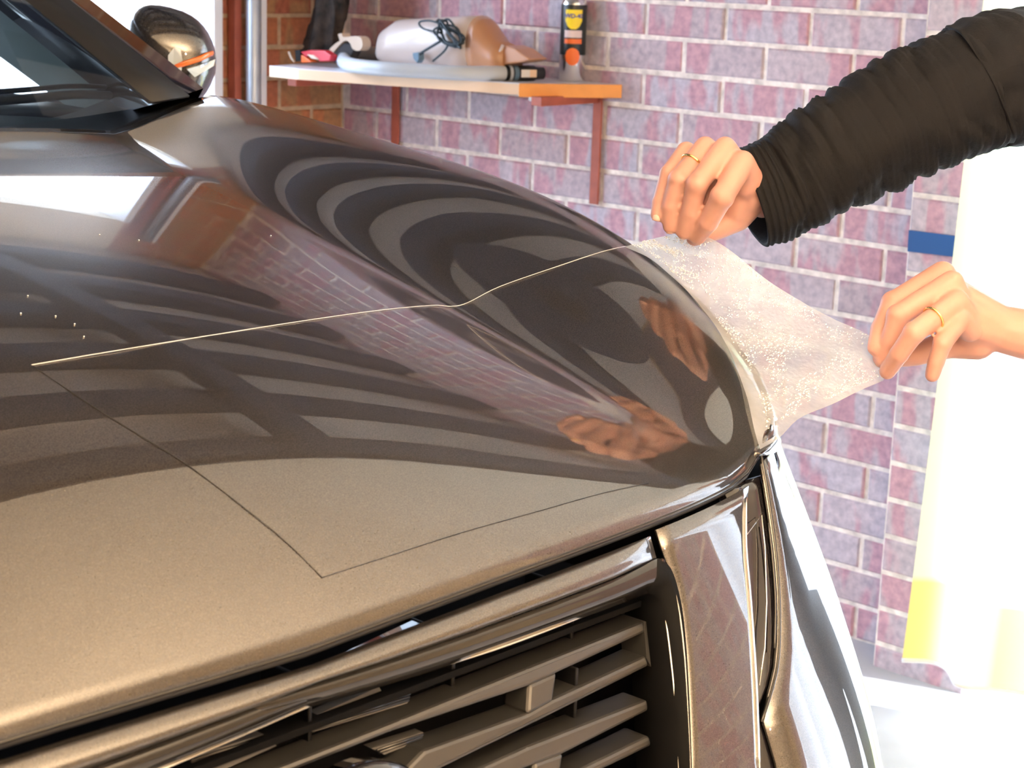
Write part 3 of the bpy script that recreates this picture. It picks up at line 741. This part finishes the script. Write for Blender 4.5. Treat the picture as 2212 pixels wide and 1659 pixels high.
# ------------------------------------------------------------------ curtain over the side opening
def curtain():
    t = NT('curtain_cloth'); t.t.nodes.remove(t.b)
    uv = t.n('ShaderNodeUVMap'); sp = t.n('ShaderNodeSeparateXYZ'); t.l(uv.outputs[0], sp.inputs[0])
    u, v = sp.outputs[0], sp.outputs[1]
    wh = (.93, .93, .90); ye = (.90, .74, .22); gr = (.62, .78, .42); pg = (.60, .82, .50); py = (.85, .85, .50)
    su = t.ramp(u, [(0, py), (.022, py), (.024, pg), (.05, pg), (.06, wh)])
    hem = t.ramp(u, [(0, ye), (.045, ye), (.05, gr), (.075, wh), (.11, ye), (.17, ye), (.175, gr), (.24, gr), (.245, wh), (.27, ye), (.34, gr), (.4, ye), (1, wh)])
    for x in (su, hem): x.node.color_ramp.interpolation = 'LINEAR'
    fm = t.ramp(v, [(.088, (1, 1, 1)), (.092, (0, 0, 0))])
    col = t.mix(fm, su, hem)
    dif = t.n('ShaderNodeBsdfDiffuse'); tr = t.n('ShaderNodeBsdfTranslucent'); t.l(col, dif.inputs[0]); t.l(col, tr.inputs[0])
    m = t.n('ShaderNodeMixShader', i_0=.62); t.l(dif.outputs[0], m.inputs[1]); t.l(tr.outputs[0], m.inputs[2]); t.l(m.outputs[0], t.out.inputs[0])
    root = empty('curtain', (-.22, -1.9, 0)); tag(root, 'long white curtain with yellow and green hem glowing beside the brick pier', 'curtain')
    nu, nv = 220, 40; V = []; uvs = []
    for j in range(nv+1):
        vv = j/nv; z = .10+2.05*vv
        for i in range(nu+1):
            uu = i/nu; flare = (1-vv)
            yv = -1.055+.05*flare**1.5*(1-uu)*1.0-uu*1.95
            amp = (.035+.02*flare)*min(1, uu*12+.15)
            x = -.22+amp*math.sin(uu*58+.5*math.sin(uu*31)+.25*math.sin(vv*3))+.012*noise.noise(Vector((uu*9, vv*3, 1)))-.03*flare
            V.append((x, yv+.012*math.cos(uu*58), z+.012*math.sin(uu*29)*flare)); uvs.append((uu, vv))
    Fc = [(j*(nu+1)+i, j*(nu+1)+i+1, (j+1)*(nu+1)+i+1, (j+1)*(nu+1)+i) for j in range(nv) for i in range(nu)]
    o = mesh('cloth', V, Fc, t.m, root, True); l = o.data.uv_layers.new(name='UVMap')
    for lp in o.data.loops: l.data[lp.index].uv = uvs[lp.vertex_index]
    tube('rod', [(-.2, -.92, 2.17), (-.2, -3.1, 2.17)], .012, M['steel'], root, 12)
    hemp = [Vector(V[i])+Vector((0, 0, -.004)) for i in range(nu+1)]
    tube('hem_edge', hemp, .006, M['white'], root, 6)
curtain()
# ------------------------------------------------------------------ blue painted brick on the pier
o = prismobj('blue_tape', [at(*q, 'x', -.114) for q in ((1963, 497), (2075, 511), (2070, 556), (1960, 543))], (.003, 0, 0), M['bluetape'])
tag(o, 'dark blue rectangular patch stuck on the brick pier', 'tape')
# ------------------------------------------------------------------ shelf
SZ = 1.255
shelf = empty('shelf', (-.2, .6, SZ)); tag(shelf, 'pale wall shelf with an orange end on red steel brackets', 'shelf')
pf = [(-.45, 1.09), (-.432, .80), (-.244, .196)]; pe = [(-.244, .196), (-.02, .055)]
bm = bmesh.new(); prism(bm, [Vector((x, y, SZ-.002)) for x, y in [(-.432, .915), (-.432, .80), (-.242, .196), (-.02, .055), (-.012, 1.02)]], (0, 0, -.026)); bmesh.ops.recalc_face_normals(bm, faces=bm.faces)
bmobj('board', bm, M['wood'], shelf)
prismobj('laminate_top', [Vector((x, y, SZ)) for x, y in [(-.432, .915), (-.432, .80), (-.242, .196), (-.02, .055), (-.012, 1.02)]], (0, 0, -.002), M['laminate'], shelf)
prismobj('orange_edge', [Vector((x, y, SZ)) for x, y in [(-.245, .193), (-.021, .051), (-.013, .056), (-.235, .198)]], (0, 0, -.033), M['wood_o'], shelf)
for (yb, z0) in ((.135, .945), (.872, .80)):
    b = box('bracket', (-.012, yb-.014, z0), (-.006, yb+.014, SZ-.03), M['redoxide'], shelf, .001)
    box('bracket_arm', (-.23 if yb < .5 else -.38, yb-.004, SZ-.052), (-.012, yb+.03, SZ-.030), M['redoxide'], shelf, .001)
c = at(1160, 215, 'z', 1.212); box('clip', (c.x-.02, c.y-.012, 1.208), (c.x+.02, c.y+.012, 1.227), M['white'], shelf, .004)
# spray can
def onshelf(px, py): return at(px, py, 'z', SZ)
cb = Vector((-.125, .165, SZ))
cb = at(1239, 176, 'z', SZ); cb = Vector((cb.x+.015, cb.y+.02, SZ))
can = empty('spray_can', cb); tag(can, 'silver, black and yellow aerosol spray can standing at the orange end of the shelf', 'spray can')
T = Matrix.Translation(cb); cr_ = .0325
lathe('can_body', [(0, .001), (cr_-.002, .001), (cr_, .004), (cr_, .192), (cr_-.004, .203), (.016, .214), (.014, .216), (.014, .240), (.010, .246), (0, .246)], M['alu'], can, 40, T)
lathe('label_sleeve', [(cr_+.0004, .066), (cr_+.0004, .190)], M['canblack'], can, 40, T)
va = math.atan2((CAM-cb).y, (CAM-cb).x)
def canpatch(name, pts, m, r):
    """pts: (arc offset m, height) polygon fan mapped on the can"""
    def f(s, z): a = va+s/cr_; return cb+Vector((r*math.cos(a), r*math.sin(a), z))
    V = []; Fc = []
    xs = [p[0] for p in pts]; n = 14; x0, x1 = min(xs), max(xs)
    def rng(x):
        zs = []
        for (ax_, az), (bx_, bz) in zip(pts, pts[1:]+pts[:1]):
            if (ax_-x)*(bx_-x) <= 0 and ax_ != bx_: zs.append(az+(bz-az)*(x-ax_)/(bx_-ax_))
        return min(zs), max(zs)
    for i in range(n+1):
        x = x0+(x1-x0)*min(max(i/n, 1e-4), 1-1e-4); a, b = rng(x); V += [f(x, a), f(x, b)]
    for i in range(n): Fc.append((2*i, 2*i+2, 2*i+3, 2*i+1))
    return mesh(name, V, Fc, m, can, True)
canpatch('yellow_shield', [(-.022, .178), (.022, .178), (.022, .150), (.015, .136), (.006, .130), (-.006, .130), (-.015, .136), (-.022, .150)], M['yellow'], cr_+.0008)
canpatch('pale_band', [(-.023, .127), (.023, .127), (.023, .109), (-.023, .109)], M['pink'], cr_+.0008)
canpatch('orange_band', [(-.023, .106), (.023, .106), (.023, .094), (-.023, .094)], M['orange'], cr_+.0009)
canpatch('orange_disc', [(.019*math.cos(a), .062+.022*math.sin(a)) for a in [k*math.pi/8 for k in range(16)]], M['orange'], cr_+.0011)
def text_mesh(s, size):
    c = bpy.data.curves.new('t', 'FONT'); c.body = s; c.size = size; c.align_x = 'CENTER'; c.align_y = 'CENTER'; c.extrude = .0002; c.offset = size*.03
    o = bpy.data.objects.new('t', c); COL.objects.link(o); dg = bpy.context.evaluated_depsgraph_get(); me = bpy.data.meshes.new_from_object(o.evaluated_get(dg)); bpy.data.objects.remove(o); return me
me = text_mesh('WD-40', .0145)
for v in me.vertices:
    a = va+v.co.x/cr_; r = cr_+.0014+v.co.z; z = .162+v.co.y; v.co = cb+Vector((r*math.cos(a), r*math.sin(a), z))
link('lettering', me, M['blue'], can)
# vacuum body
def lp(px, py, d): return dep(px, py, d)
vac = empty('handheld_vacuum', (-.2, .52, SZ)); tag(vac, 'beige and brown hand vacuum cleaner lying on the shelf behind the grey hose', 'vacuum')
def onwall(px, py, x): return at(px, py, 'x', x)
vx = -.19
def loftx(name, secs, m, parent, n=28):
    rows = []
    for (cy, cz, ry, rx, e) in secs:
        rows.append([Vector((vx+math.copysign(abs(math.cos(a))**e, math.cos(a))*rx, cy, cz+math.copysign(abs(math.sin(a))**e, math.sin(a))*ry)) for a in [2*math.pi*k/n for k in range(n)]])
    bm = bmesh.new(); R = [[bm.verts.new(p) for p in r] for r in rows]
    for A, B in zip(R, R[1:]):
        for k in range(n): bm.faces.new((A[k], A[(k+1) % n], B[(k+1) % n], B[k]))
    bm.faces.new(R[0]); bm.faces.new(R[-1][::-1]); bmesh.ops.recalc_face_normals(bm, faces=bm.faces)
    return bmobj(name, bm, m, parent, True)
def yz(px, py): p = at(px, py, 'x', vx); return p.y, p.z
ys = [yz(px, 90)[0] for px in (838, 846, 870, 930, 1000, 1040)]
zt = [yz(840, 75)[1], yz(846, 56)[1], yz(870, 42)[1], yz(930, 38)[1], yz(1000, 35)[1], yz(1040, 33)[1]]
zb0 = SZ+.004
secs = [(y, (z+zb0)/2, (z-zb0)/2*s, .06*s, .85) for y, z, s in zip(ys, zt, (.75, .92, 1, 1, 1, 1))]
loftx('motor_body', secs, M['vac'], vac)
ys2 = [yz(px, 100)[0] for px in (1040, 1052, 1066, 1085, 1105)]
zt2 = [yz(1040, 33)[1], yz(1052, 42)[1], yz(1066, 62)[1], yz(1085, 88)[1], yz(1105, 97)[1]]
loftx('dust_bowl', [(y, (z+zb0)/2, (z-zb0)/2, .06-.004*k, .85) for k, (y, z) in enumerate(zip(ys2, zt2))], M['vacb'], vac)
a, b, c = yz(1088, 142), yz(1107, 97), yz(1162, 128)
prismobj('nozzle', [Vector((vx-.03, *a)), Vector((vx-.03, *b)), Vector((vx-.03, yz(1130, 105)[0], yz(1130, 105)[1])), Vector((vx-.03, *c)), Vector((vx-.03, yz(1150, 133)[0], yz(1150, 133)[1]))], (.07, 0, 0), M['vacb'], vac, .004)
tube('nozzle_rim', [Vector((vx-.035, *a)), Vector((vx-.035, *b))], .004, M['vac'], vac, 8)
rn = random.Random(5)
cc = at(965, 72, 'x', vx-.075)
pts = []
for k in range(46):
    t = k*.9; pts.append(cc+Vector((rn.uniform(-.012, .012), .042*math.cos(t)+rn.uniform(-.01, .01)-.01, .028*math.sin(t*1.07)+rn.uniform(-.008, .008))))
cord = tube('power_cord', cr(pts, 5), .0028, M['cord'], vac, 6)
tube('cord_tail', cr([cc+Vector((0, .02, -.02)), at(925, 105, 'x', vx-.08), at(905, 118, 'x', vx-.08), at(900, 128, 'x', vx-.075)], 5), .0035, M['cord'], vac, 6)
tube('cord_loop', cr([cc+Vector((0, .02, .0)), at(915, 62, 'x', vx-.07), at(906, 48, 'x', vx-.07), at(930, 45, 'x', vx-.07), at(960, 55, 'x', vx-.07)], 5), .0028, M['cord'], vac, 6)
tube('cord_loop', cr([cc+Vector((0, -.01, -.02)), at(960, 110, 'x', vx-.07), at(935, 132, 'x', vx-.07)], 5), .0028, M['cord'], vac, 6)
pg = at(898, 122, 'x', vx-.085); prismobj('plug', [pg+Vector((0, y*.001, z*.001)) for y, z in ((14, 8), (-10, 12), (-14, -6), (-4, -18), (10, -6))], (.02, 0, 0), M['plug'], vac, .003)
# hose
hz = SZ+.019
def hp(px, py, z=hz): return at(px, py, 'z', z)
HPt = [hp(870, 122, hz+.01), hp(800, 116, hz+.004), hp(757, 118), hp(742, 130), hp(760, 141), hp(820, 148), hp(900, 153), hp(1000, 158), hp(1092, 158)]
hs = empty('vacuum_hose', HPt[4]); tag(hs, 'pale grey corrugated hose with black end fitting lying along the shelf front', 'hose')
pp = cr(HPt, 40); 
tube('hose_tube', pp, [.0175+.0011*(k % 2) for k in range(len(pp))], M['hose'], hs, 20)
dirn = (HPt[-1]-HPt[-2]).normalized(); e0 = HPt[-1]
def along(s): return e0+dirn*s
tube('black_collar', [along(-.004), along(.018)], .0195, M['black'], hs, 20)
tube('pale_ring', [along(.006), along(.014)], .0202, M['hose'], hs, 20)
tube('blue_ring', [along(.018), along(.030)], .0195, M['plug'], hs, 20)
tube('end_fitting', [along(.030), along(.078), along(.084), along(.105)], [.0195, .019, .016, .015], M['rubber'], hs, 20)
lo = along(.034); sd = (CAM-lo); sd.z = 0; sd = (sd-dirn*sd.dot(dirn)).normalized()
prismobj('fitting_label', [lo+sd*.0196+Vector((0, 0, -.009)), lo+sd*.0196+dirn*.042+Vector((0, 0, -.009)), lo+sd*.0196+dirn*.042+Vector((0, 0, .010)), lo+sd*.0196+Vector((0, 0, .010))], sd*.0012, M['white'], hs)
prismobj('fitting_label', [lo+sd*.0198+dirn*.024+Vector((0, 0, -.009)), lo+sd*.0198+dirn*.0425+Vector((0, 0, -.009)), lo+sd*.0198+dirn*.0425+Vector((0, 0, .010)), lo+sd*.0198+dirn*.024+Vector((0, 0, .010))], sd*.0014, M['wood'], hs)
# red clamp tool, cream handled tool, hanging dark cloth, small scraps
def sp_(px, py, x=-.30): return at(px, py, 'x', x)
rc = empty('red_clamp', hp(665, 138, SZ)); tag(rc, 'small red and black hand clamp at the left end of the shelf', 'clamp')
xr = -.33
prismobj('jaw', [sp_(*q, xr) for q in ((648, 112), (670, 108), (700, 109), (715, 120), (712, 132), (690, 133), (672, 118), (660, 124))], (.025, 0, 0), M['red'], rc, .003)
prismobj('jaw', [sp_(*q, xr) for q in ((650, 118), (660, 124), (672, 134), (650, 135))], (.025, 0, 0), M['orange'], rc, .002)
prismobj('pale_pad', [sp_(*q, xr-.004) for q in ((662, 117), (676, 119), (688, 129), (672, 127))], (.02, 0, 0), M['beige'], rc, .002)
tube('spring', [sp_(624, 112, xr), sp_(630, 126, xr), sp_(636, 133, xr)], .003, M['beige'], rc, 8)
prismobj('handle', [sp_(*q, xr) for q in ((636, 108), (648, 107), (650, 130), (638, 133))], (.02, 0, 0), M['black'], rc, .002)
bt = empty('cream_tool', hp(745, 128, SZ)); tag(bt, 'cream plastic pistol-shaped tool standing behind the bend of the hose', 'tool')
xb = -.25
bb = prismobj('grip', cr([sp_(*q, xb) for q in ((730, 74), (738, 72), (742, 80), (770, 78), (781, 85), (783, 100), (775, 110), (762, 106), (755, 92), (745, 88), (732, 98), (716, 116), (711, 108), (722, 96), (734, 88))], 3), (.03, 0, 0), M['beige'], bt, .0)
prismobj('trigger_body', [sp_(*q, xb+.005) for q in ((742, 92), (756, 95), (764, 110), (752, 134), (722, 136), (716, 118), (734, 100))], (.03, 0, 0), M['seat'], bt, .003)
hc = empty('hanging_cloth', at(700, 0, 'x', -.16)+Vector((0, 0, .25))); tag(hc, 'dark mottled cloth bundle hanging above the left end of the shelf', 'cloth')
pth = [sp_(712, -160, -.22), sp_(715, -60, -.22), sp_(716, 0, -.22), sp_(710, 40, -.22), sp_(697, 80, -.22), sp_(688, 112, -.22)]
rows = []; pf2 = cr(pth, 8)
for k, p in enumerate(pf2):
    v = k/(len(pf2)-1); wdt = .045+.022*v-.01*(v > .9)
    rows.append([p+Vector((.03*math.sin(a)*(1+.3*math.sin(a*5+v*4)), wdt*math.cos(a)*(1+.10*math.sin(a*7+v*9))*(1.0), .004*math.sin(a*3+k))) for a in [2*math.pi*j/36 for j in range(37)]])
grid('cloth_fold', rows, M['camo'], hc)
tube('hook', [pth[0], pth[0]+Vector((.22, 0, .12))], .004, M['steel'], hc, 8)
# ------------------------------------------------------------------ person: two arms reach in from the right
person = empty('person', (-.95, -2.05, 0)); tag(person, 'person in black ribbed sweater stretching clear film with both ringed hands', 'person')
def cap(bm, a, b, ra, rb, seg=14):
    a, b = Vector(a), Vector(b); n = max(2, int((b-a).length/.012)); 
    P = [a+(b-a)*k/n for k in range(n+1)]; R = [ra+(rb-ra)*k/n for k in range(n+1)]
    d = (b-a).normalized() if (b-a).length > 1e-6 else Vector((0, 0, 1))
    pre = [(a-d*ra*math.cos(t), ra*math.sin(t)+1e-5) for t in (0.0, .35, .8, 1.2)]; post = [(b+d*rb*math.cos(t), rb*math.sin(t)+1e-5) for t in (1.2, .8, .35, 0.0)]
    tubeverts(bm, [p for p, _ in pre]+P+[p for p, _ in post], [r for _, r in pre]+R+[r for _, r in post], seg)
def chain(bm, pts, rad):
    for (a, b, ra, rb) in zip(pts, pts[1:], rad, rad[1:]): cap(bm, a, b, ra, rb)
def spheroid(bm, c, s, rot=None):
    m = Matrix.Translation(c) @ (rot.to_4x4() if rot is not None else Matrix.Identity(4)) @ Matrix.Diagonal((*s, 1))
    bmesh.ops.create_uvsphere(bm, u_segments=24, v_segments=16, radius=1, matrix=m)
bm = bmesh.new()
D1 = 2.24
h1 = dict(
 pinky=[(1500, 340, .035), (1482, 326, .02), (1444, 376, .0), (1426, 436, .0), (1420, 464, .0)],
 ring=[(1545, 340, .02), (1523, 318, .0), (1466, 388, -.022), (1450, 446, -.012), (1448, 488, .0)],
 middle=[(1585, 350, .005), (1566, 320, -.02), (1506, 398, -.042), (1492, 456, -.024), (1478, 500, -.005)],
 index=[(1618, 385, -.005), (1603, 352, -.03), (1560, 425, -.055), (1530, 480, -.03), (1507, 510, -.005)])
r1 = dict(pinky=(.0135, .0122, .0108, .0098, .0088), ring=(.0150, .0138, .0124, .0112, .0100), middle=(.0158, .0145, .0132, .0118, .0104), index=(.0168, .0158, .0142, .0124, .0110))
tips = {}
for k, v in h1.items():
    P = [dep(x, y, D1+d) for x, y, d in v]; chain(bm, P, r1[k]); tips['a'+k] = P
    spheroid(bm, P[2], [r1[k][2]*1.09]*3); spheroid(bm, P[3], [r1[k][3]*1.05]*3)
wrist1 = dep(1650, 425, D1+.05)
for k, (x, y, d) in {'a': (1496, 345, .03), 'b': (1540, 350, .015), 'c': (1580, 360, .0), 'd': (1612, 400, -.005)}.items():
    cap(bm, dep(x, y, D1+d+.004), wrist1, .0165, .024)
for a, b in (((1500, 340, .03), (1545, 340, .02)), ((1545, 340, .02), (1585, 350, .005)), ((1585, 350, .005), (1618, 385, -.002)), ((1530, 365, .02), (1600, 420, .015)), ((1560, 350, .015), (1625, 420, .01)), ((1612, 385, .0), (1618, 430, .015)), ((1600, 420, .012), (1590, 455, .022)), ((1585, 385, .01), (1600, 430, .02)), ((1538, 390, .012), (1528, 440, .008)), ((1500, 390, .02), (1500, 440, .012))):
    cap(bm, dep(a[0], a[1], D1+a[2]+.004), dep(b[0], b[1], D1+b[2]+.004), .0165, .018)
th1 = [dep(1620, 430, D1+.03), dep(1592, 468, D1+.035), dep(1548, 494, D1+.027), dep(1500, 514, D1+.014)]
chain(bm, th1, (.022, .019, .0145, .0105))
el1 = dep(1960, 250, D1+.06); sh1 = Vector((-1.06, -1.83, 1.43))
e1p = dep(2150, 165, D1+.09)
chain(bm, [wrist1, dep(1690, 395, D1+.05), dep(1850, 310, D1+.055), e1p, sh1], (.027, .028, .036, .040, .048))
# hand 2
D2 = 2.13
h2 = dict(
 index=[(2060, 640, .03), (2036, 592, .03), (1930, 655, .03), (1903, 712, .02), (1893, 750, .01)],
 middle=[(2075, 660, .01), (2056, 610, .0), (1940, 682, -.005), (1925, 738, .0), (1908, 778, .01)],
 ring=[(2090, 690, .0), (2068, 650, -.015), (1975, 718, -.045), (1942, 765, -.03), (1917, 802, -.005)],
 pinky=[(2095, 715, .0), (2074, 690, -.02), (2036, 742, -.04), (2022, 782, -.035), (2014, 810, -.03)])
for k, v in h2.items():
    P = [dep(x, y, D2+d) for x, y, d in v]; chain(bm, P, r1[k]); tips['b'+k] = P
    spheroid(bm, P[2], [r1[k][2]*1.09]*3); spheroid(bm, P[3], [r1[k][3]*1.05]*3)
wrist2 = dep(2170, 712, D2+.03)
for (x, y, d) in ((2060, 628, .03), (2075, 640, .01), (2088, 672, .0), (2092, 705, .005)): cap(bm, dep(x, y, D2+d+.006), wrist2, .0165, .026)
cap(bm, dep(2095, 715, D2+.03), wrist2, .022, .026)
th2 = [dep(2110, 735, D2+.04), dep(2050, 742, D2+.045), dep(1980, 766, D2+.035), dep(1902, 778, D2+.02)]
chain(bm, th2, (.024, .018, .0135, .0105))
e2p = Vector((-1.15, -2.23, 1.12)); sh2 = Vector((-.98, -2.22, 1.43))
chain(bm, [wrist2, dep(2215, 722, D2+.03), dep(2300, 735, D2+.05), e2p, sh2], (.0285, .030, .034, .042, .050))
# head, neck, trunk and legs, outside the frame
chest = Vector((-.98, -2.03, 1.28))
chain(bm, [sh1+Vector((.03, -.04, -.02)), Vector((-.98, -2.03, 1.40)), sh2], (.06, .08, .06))
spheroid(bm, chest, (.12, .19, .20)); spheroid(bm, Vector((-.94, -2.03, 1.02)), (.12, .17, .20))
cap(bm, (-.99, -2.03, 1.42), (-1.02, -2.03, 1.54), .058, .052)
spheroid(bm, Vector((-1.05, -2.02, 1.64)), (.098, .076, .118)); cap(bm, (-1.10, -2.02, 1.57), (-1.12, -2.02, 1.575), .045, .03)
cap(bm, (-1.145, -2.02, 1.65), (-1.165, -2.02, 1.625), .009, .014)
for s in (-1, 1):
    spheroid(bm, Vector((-1.04, -2.02+s*.077, 1.63)), (.018, .008, .03))
    chain(bm, [(-.93, -2.03+s*.09, .90), (-.95, -2.03+s*.11, .50), (-.92, -2.03+s*.12, .09)], (.09, .062, .042))
bmesh.ops.recalc_face_normals(bm, faces=bm.faces)
body = bmobj('body', bm, M['skin'], person, True)
rm = body.modifiers.new('r', 'REMESH'); rm.mode = 'VOXEL'; rm.voxel_size = .0026; rm.use_smooth_shade = True
sm = body.modifiers.new('s', 'SMOOTH'); sm.factor = .5; sm.iterations = 4
def nail(P, s):
    a, b = P[-2], P[-1]; d = (b-a).normalized(); nrm = (-fw-d*(-fw).dot(d)).normalized(); sd = d.cross(nrm); c = b+nrm*s*.82+d*.002
    rows = [[c+d*(v*.0062)+sd*(u*.0056*(1-.12*v*v))-nrm*(.0028*u*u+.0016*max(0, v)**2) for u in (-1, -.6, -.2, .2, .6, 1)] for v in (-1, -.4, .2, .7, 1)]
    grid('fingernail', rows, M['nail'], person, thick=.0006)
for k in ('aindex', 'amiddle', 'aring', 'apinky', 'bindex'): nail(tips[k], .0100)
def ringat(P, f, r):
    a, b = P[1], P[2]; c = a+(b-a)*f; d = (b-a).normalized(); u = d.orthogonal().normalized(); w = d.cross(u)
    tube('ring', [c+(u*math.cos(t)+w*math.sin(t))*r for t in [2*math.pi*k/32 for k in range(32)]], .0017, M['gold'], person, 8, True, 1.0)
ringat(tips['aring'], .5, .0136); ringat(tips['bring'], .56, .0136)
# sleeve of the nearer-to-wall arm
def sleeve(name, axis, rad, folds, amp):
    A = cr(axis, 26); R = cr([Vector((r, 0, 0)) for r in rad], 26); n = 56; rows = []; nrm = None; s = 0
    for i, p in enumerate(A):
        t = (A[min(i+1, len(A)-1)]-A[max(i-1, 0)]).normalized()
        nrm = (-fw+t*fw.dot(t)).normalized(); b = t.cross(nrm); s += (A[i]-A[i-1]).length if i else 0
        ring = []
        for k in range(n+1):
            a = 2*math.pi*k/n; w = noise.noise(Vector((math.cos(a)*1.2, math.sin(a)*1.2, s*6)))
            ph = s*folds+w*3.2+1.2*math.sin(a+1)
            ph += 2.2*noise.noise(Vector((math.cos(a)*.8, math.sin(a)*.8, s*22)))
            f = amp*min(1, s/.05)*(abs(math.sin(ph))**.7-.5)*(0.7+1.1*noise.noise(Vector((math.cos(a)*1.3, math.sin(a)*1.3, s*9+4))))+.008*noise.noise(Vector((math.cos(a)*1.5, math.sin(a)*1.5, s*13)))
            rr = R[i].x+f+.0015*math.sin(s*780)
            ring.append(p+(nrm*math.cos(a)+b*math.sin(a))*rr)
        rows.append(ring)
    # turned-in cuff
    c0 = A[0]; inner = [[c0+(q-c0)*.94+(A[1]-A[0])*.5 for q in rows[0]], [c0+(q-c0)*.90+(A[12]-A[0]) for q in rows[0]]]
    return grid(name, inner[::-1]+rows, M['knit'], person)
cu = dep(1612, 428, D1+.045)
sleeve('sleeve', [cu, dep(1700, 392, D1+.05), dep(1830, 318, D1+.05), dep(1960, 252, D1+.06), dep(2090, 195, D1+.07), e1p+Vector((.03, -.02, .0)), sh1], [.060, .066, .070, .075, .082, .085, .09], 95, .009)
sleeve('sleeve', [dep(2330, 760, D2+.05), (wrist2+e2p)/2+Vector((.07, -.05, -.02)), e2p, sh2], [.056, .06, .07, .085], 120, .006)
bm = bmesh.new()
chain(bm, [sh1+Vector((.03, -.04, -.0)), Vector((-.97, -2.03, 1.40)), sh2], (.085, .10, .085)); spheroid(bm, chest, (.145, .215, .22)); spheroid(bm, Vector((-.94, -2.03, 1.03)), (.145, .195, .20))
o = bmobj('sweater', bm, M['knit'], person, True); rm = o.modifiers.new('r', 'REMESH'); rm.mode = 'VOXEL'; rm.voxel_size = .01; rm.use_smooth_shade = True
bm = bmesh.new(); spheroid(bm, Vector((-.94, -2.03, .92)), (.15, .19, .14))
for s in (-1, 1): chain(bm, [(-.93, -2.03+s*.09, .90), (-.95, -2.03+s*.11, .50), (-.92, -2.03+s*.12, .07)], (.11, .08, .062))
o = bmobj('trousers', bm, M['denim'], person, True); rm = o.modifiers.new('r', 'REMESH'); rm.mode = 'VOXEL'; rm.voxel_size = .01; rm.use_smooth_shade = True
for s in (-1, 1):
    bm = bmesh.new(); bx(bm, (-1.09, -2.03+s*.12-.045, 0), (-.84, -2.03+s*.12+.045, .08), .03, 3); bmobj('shoe', bm, M['black'], person, True)
bm = bmesh.new(); spheroid(bm, Vector((-1.03, -2.02, 1.665)), (.102, .084, .112)); bmesh.ops.delete(bm, geom=[v for v in bm.verts if v.co.x < -1.10 and v.co.z < 1.72 or v.co.z < 1.56], context='VERTS')
bmobj('hair', bm, M['hair'], person, True)
for s in (-1, 1):
    bm = bmesh.new(); spheroid(bm, Vector((-1.137, -2.02+s*.030, 1.652)), (.014, .014, .009)); bmobj('eye', bm, M['white'], person, True)
bm = bmesh.new(); spheroid(bm, Vector((-1.148, -2.02, 1.590)), (.006, .022, .006)); bmobj('lips', bm, mat('lips', (.5, .18, .15), .5), person, True)
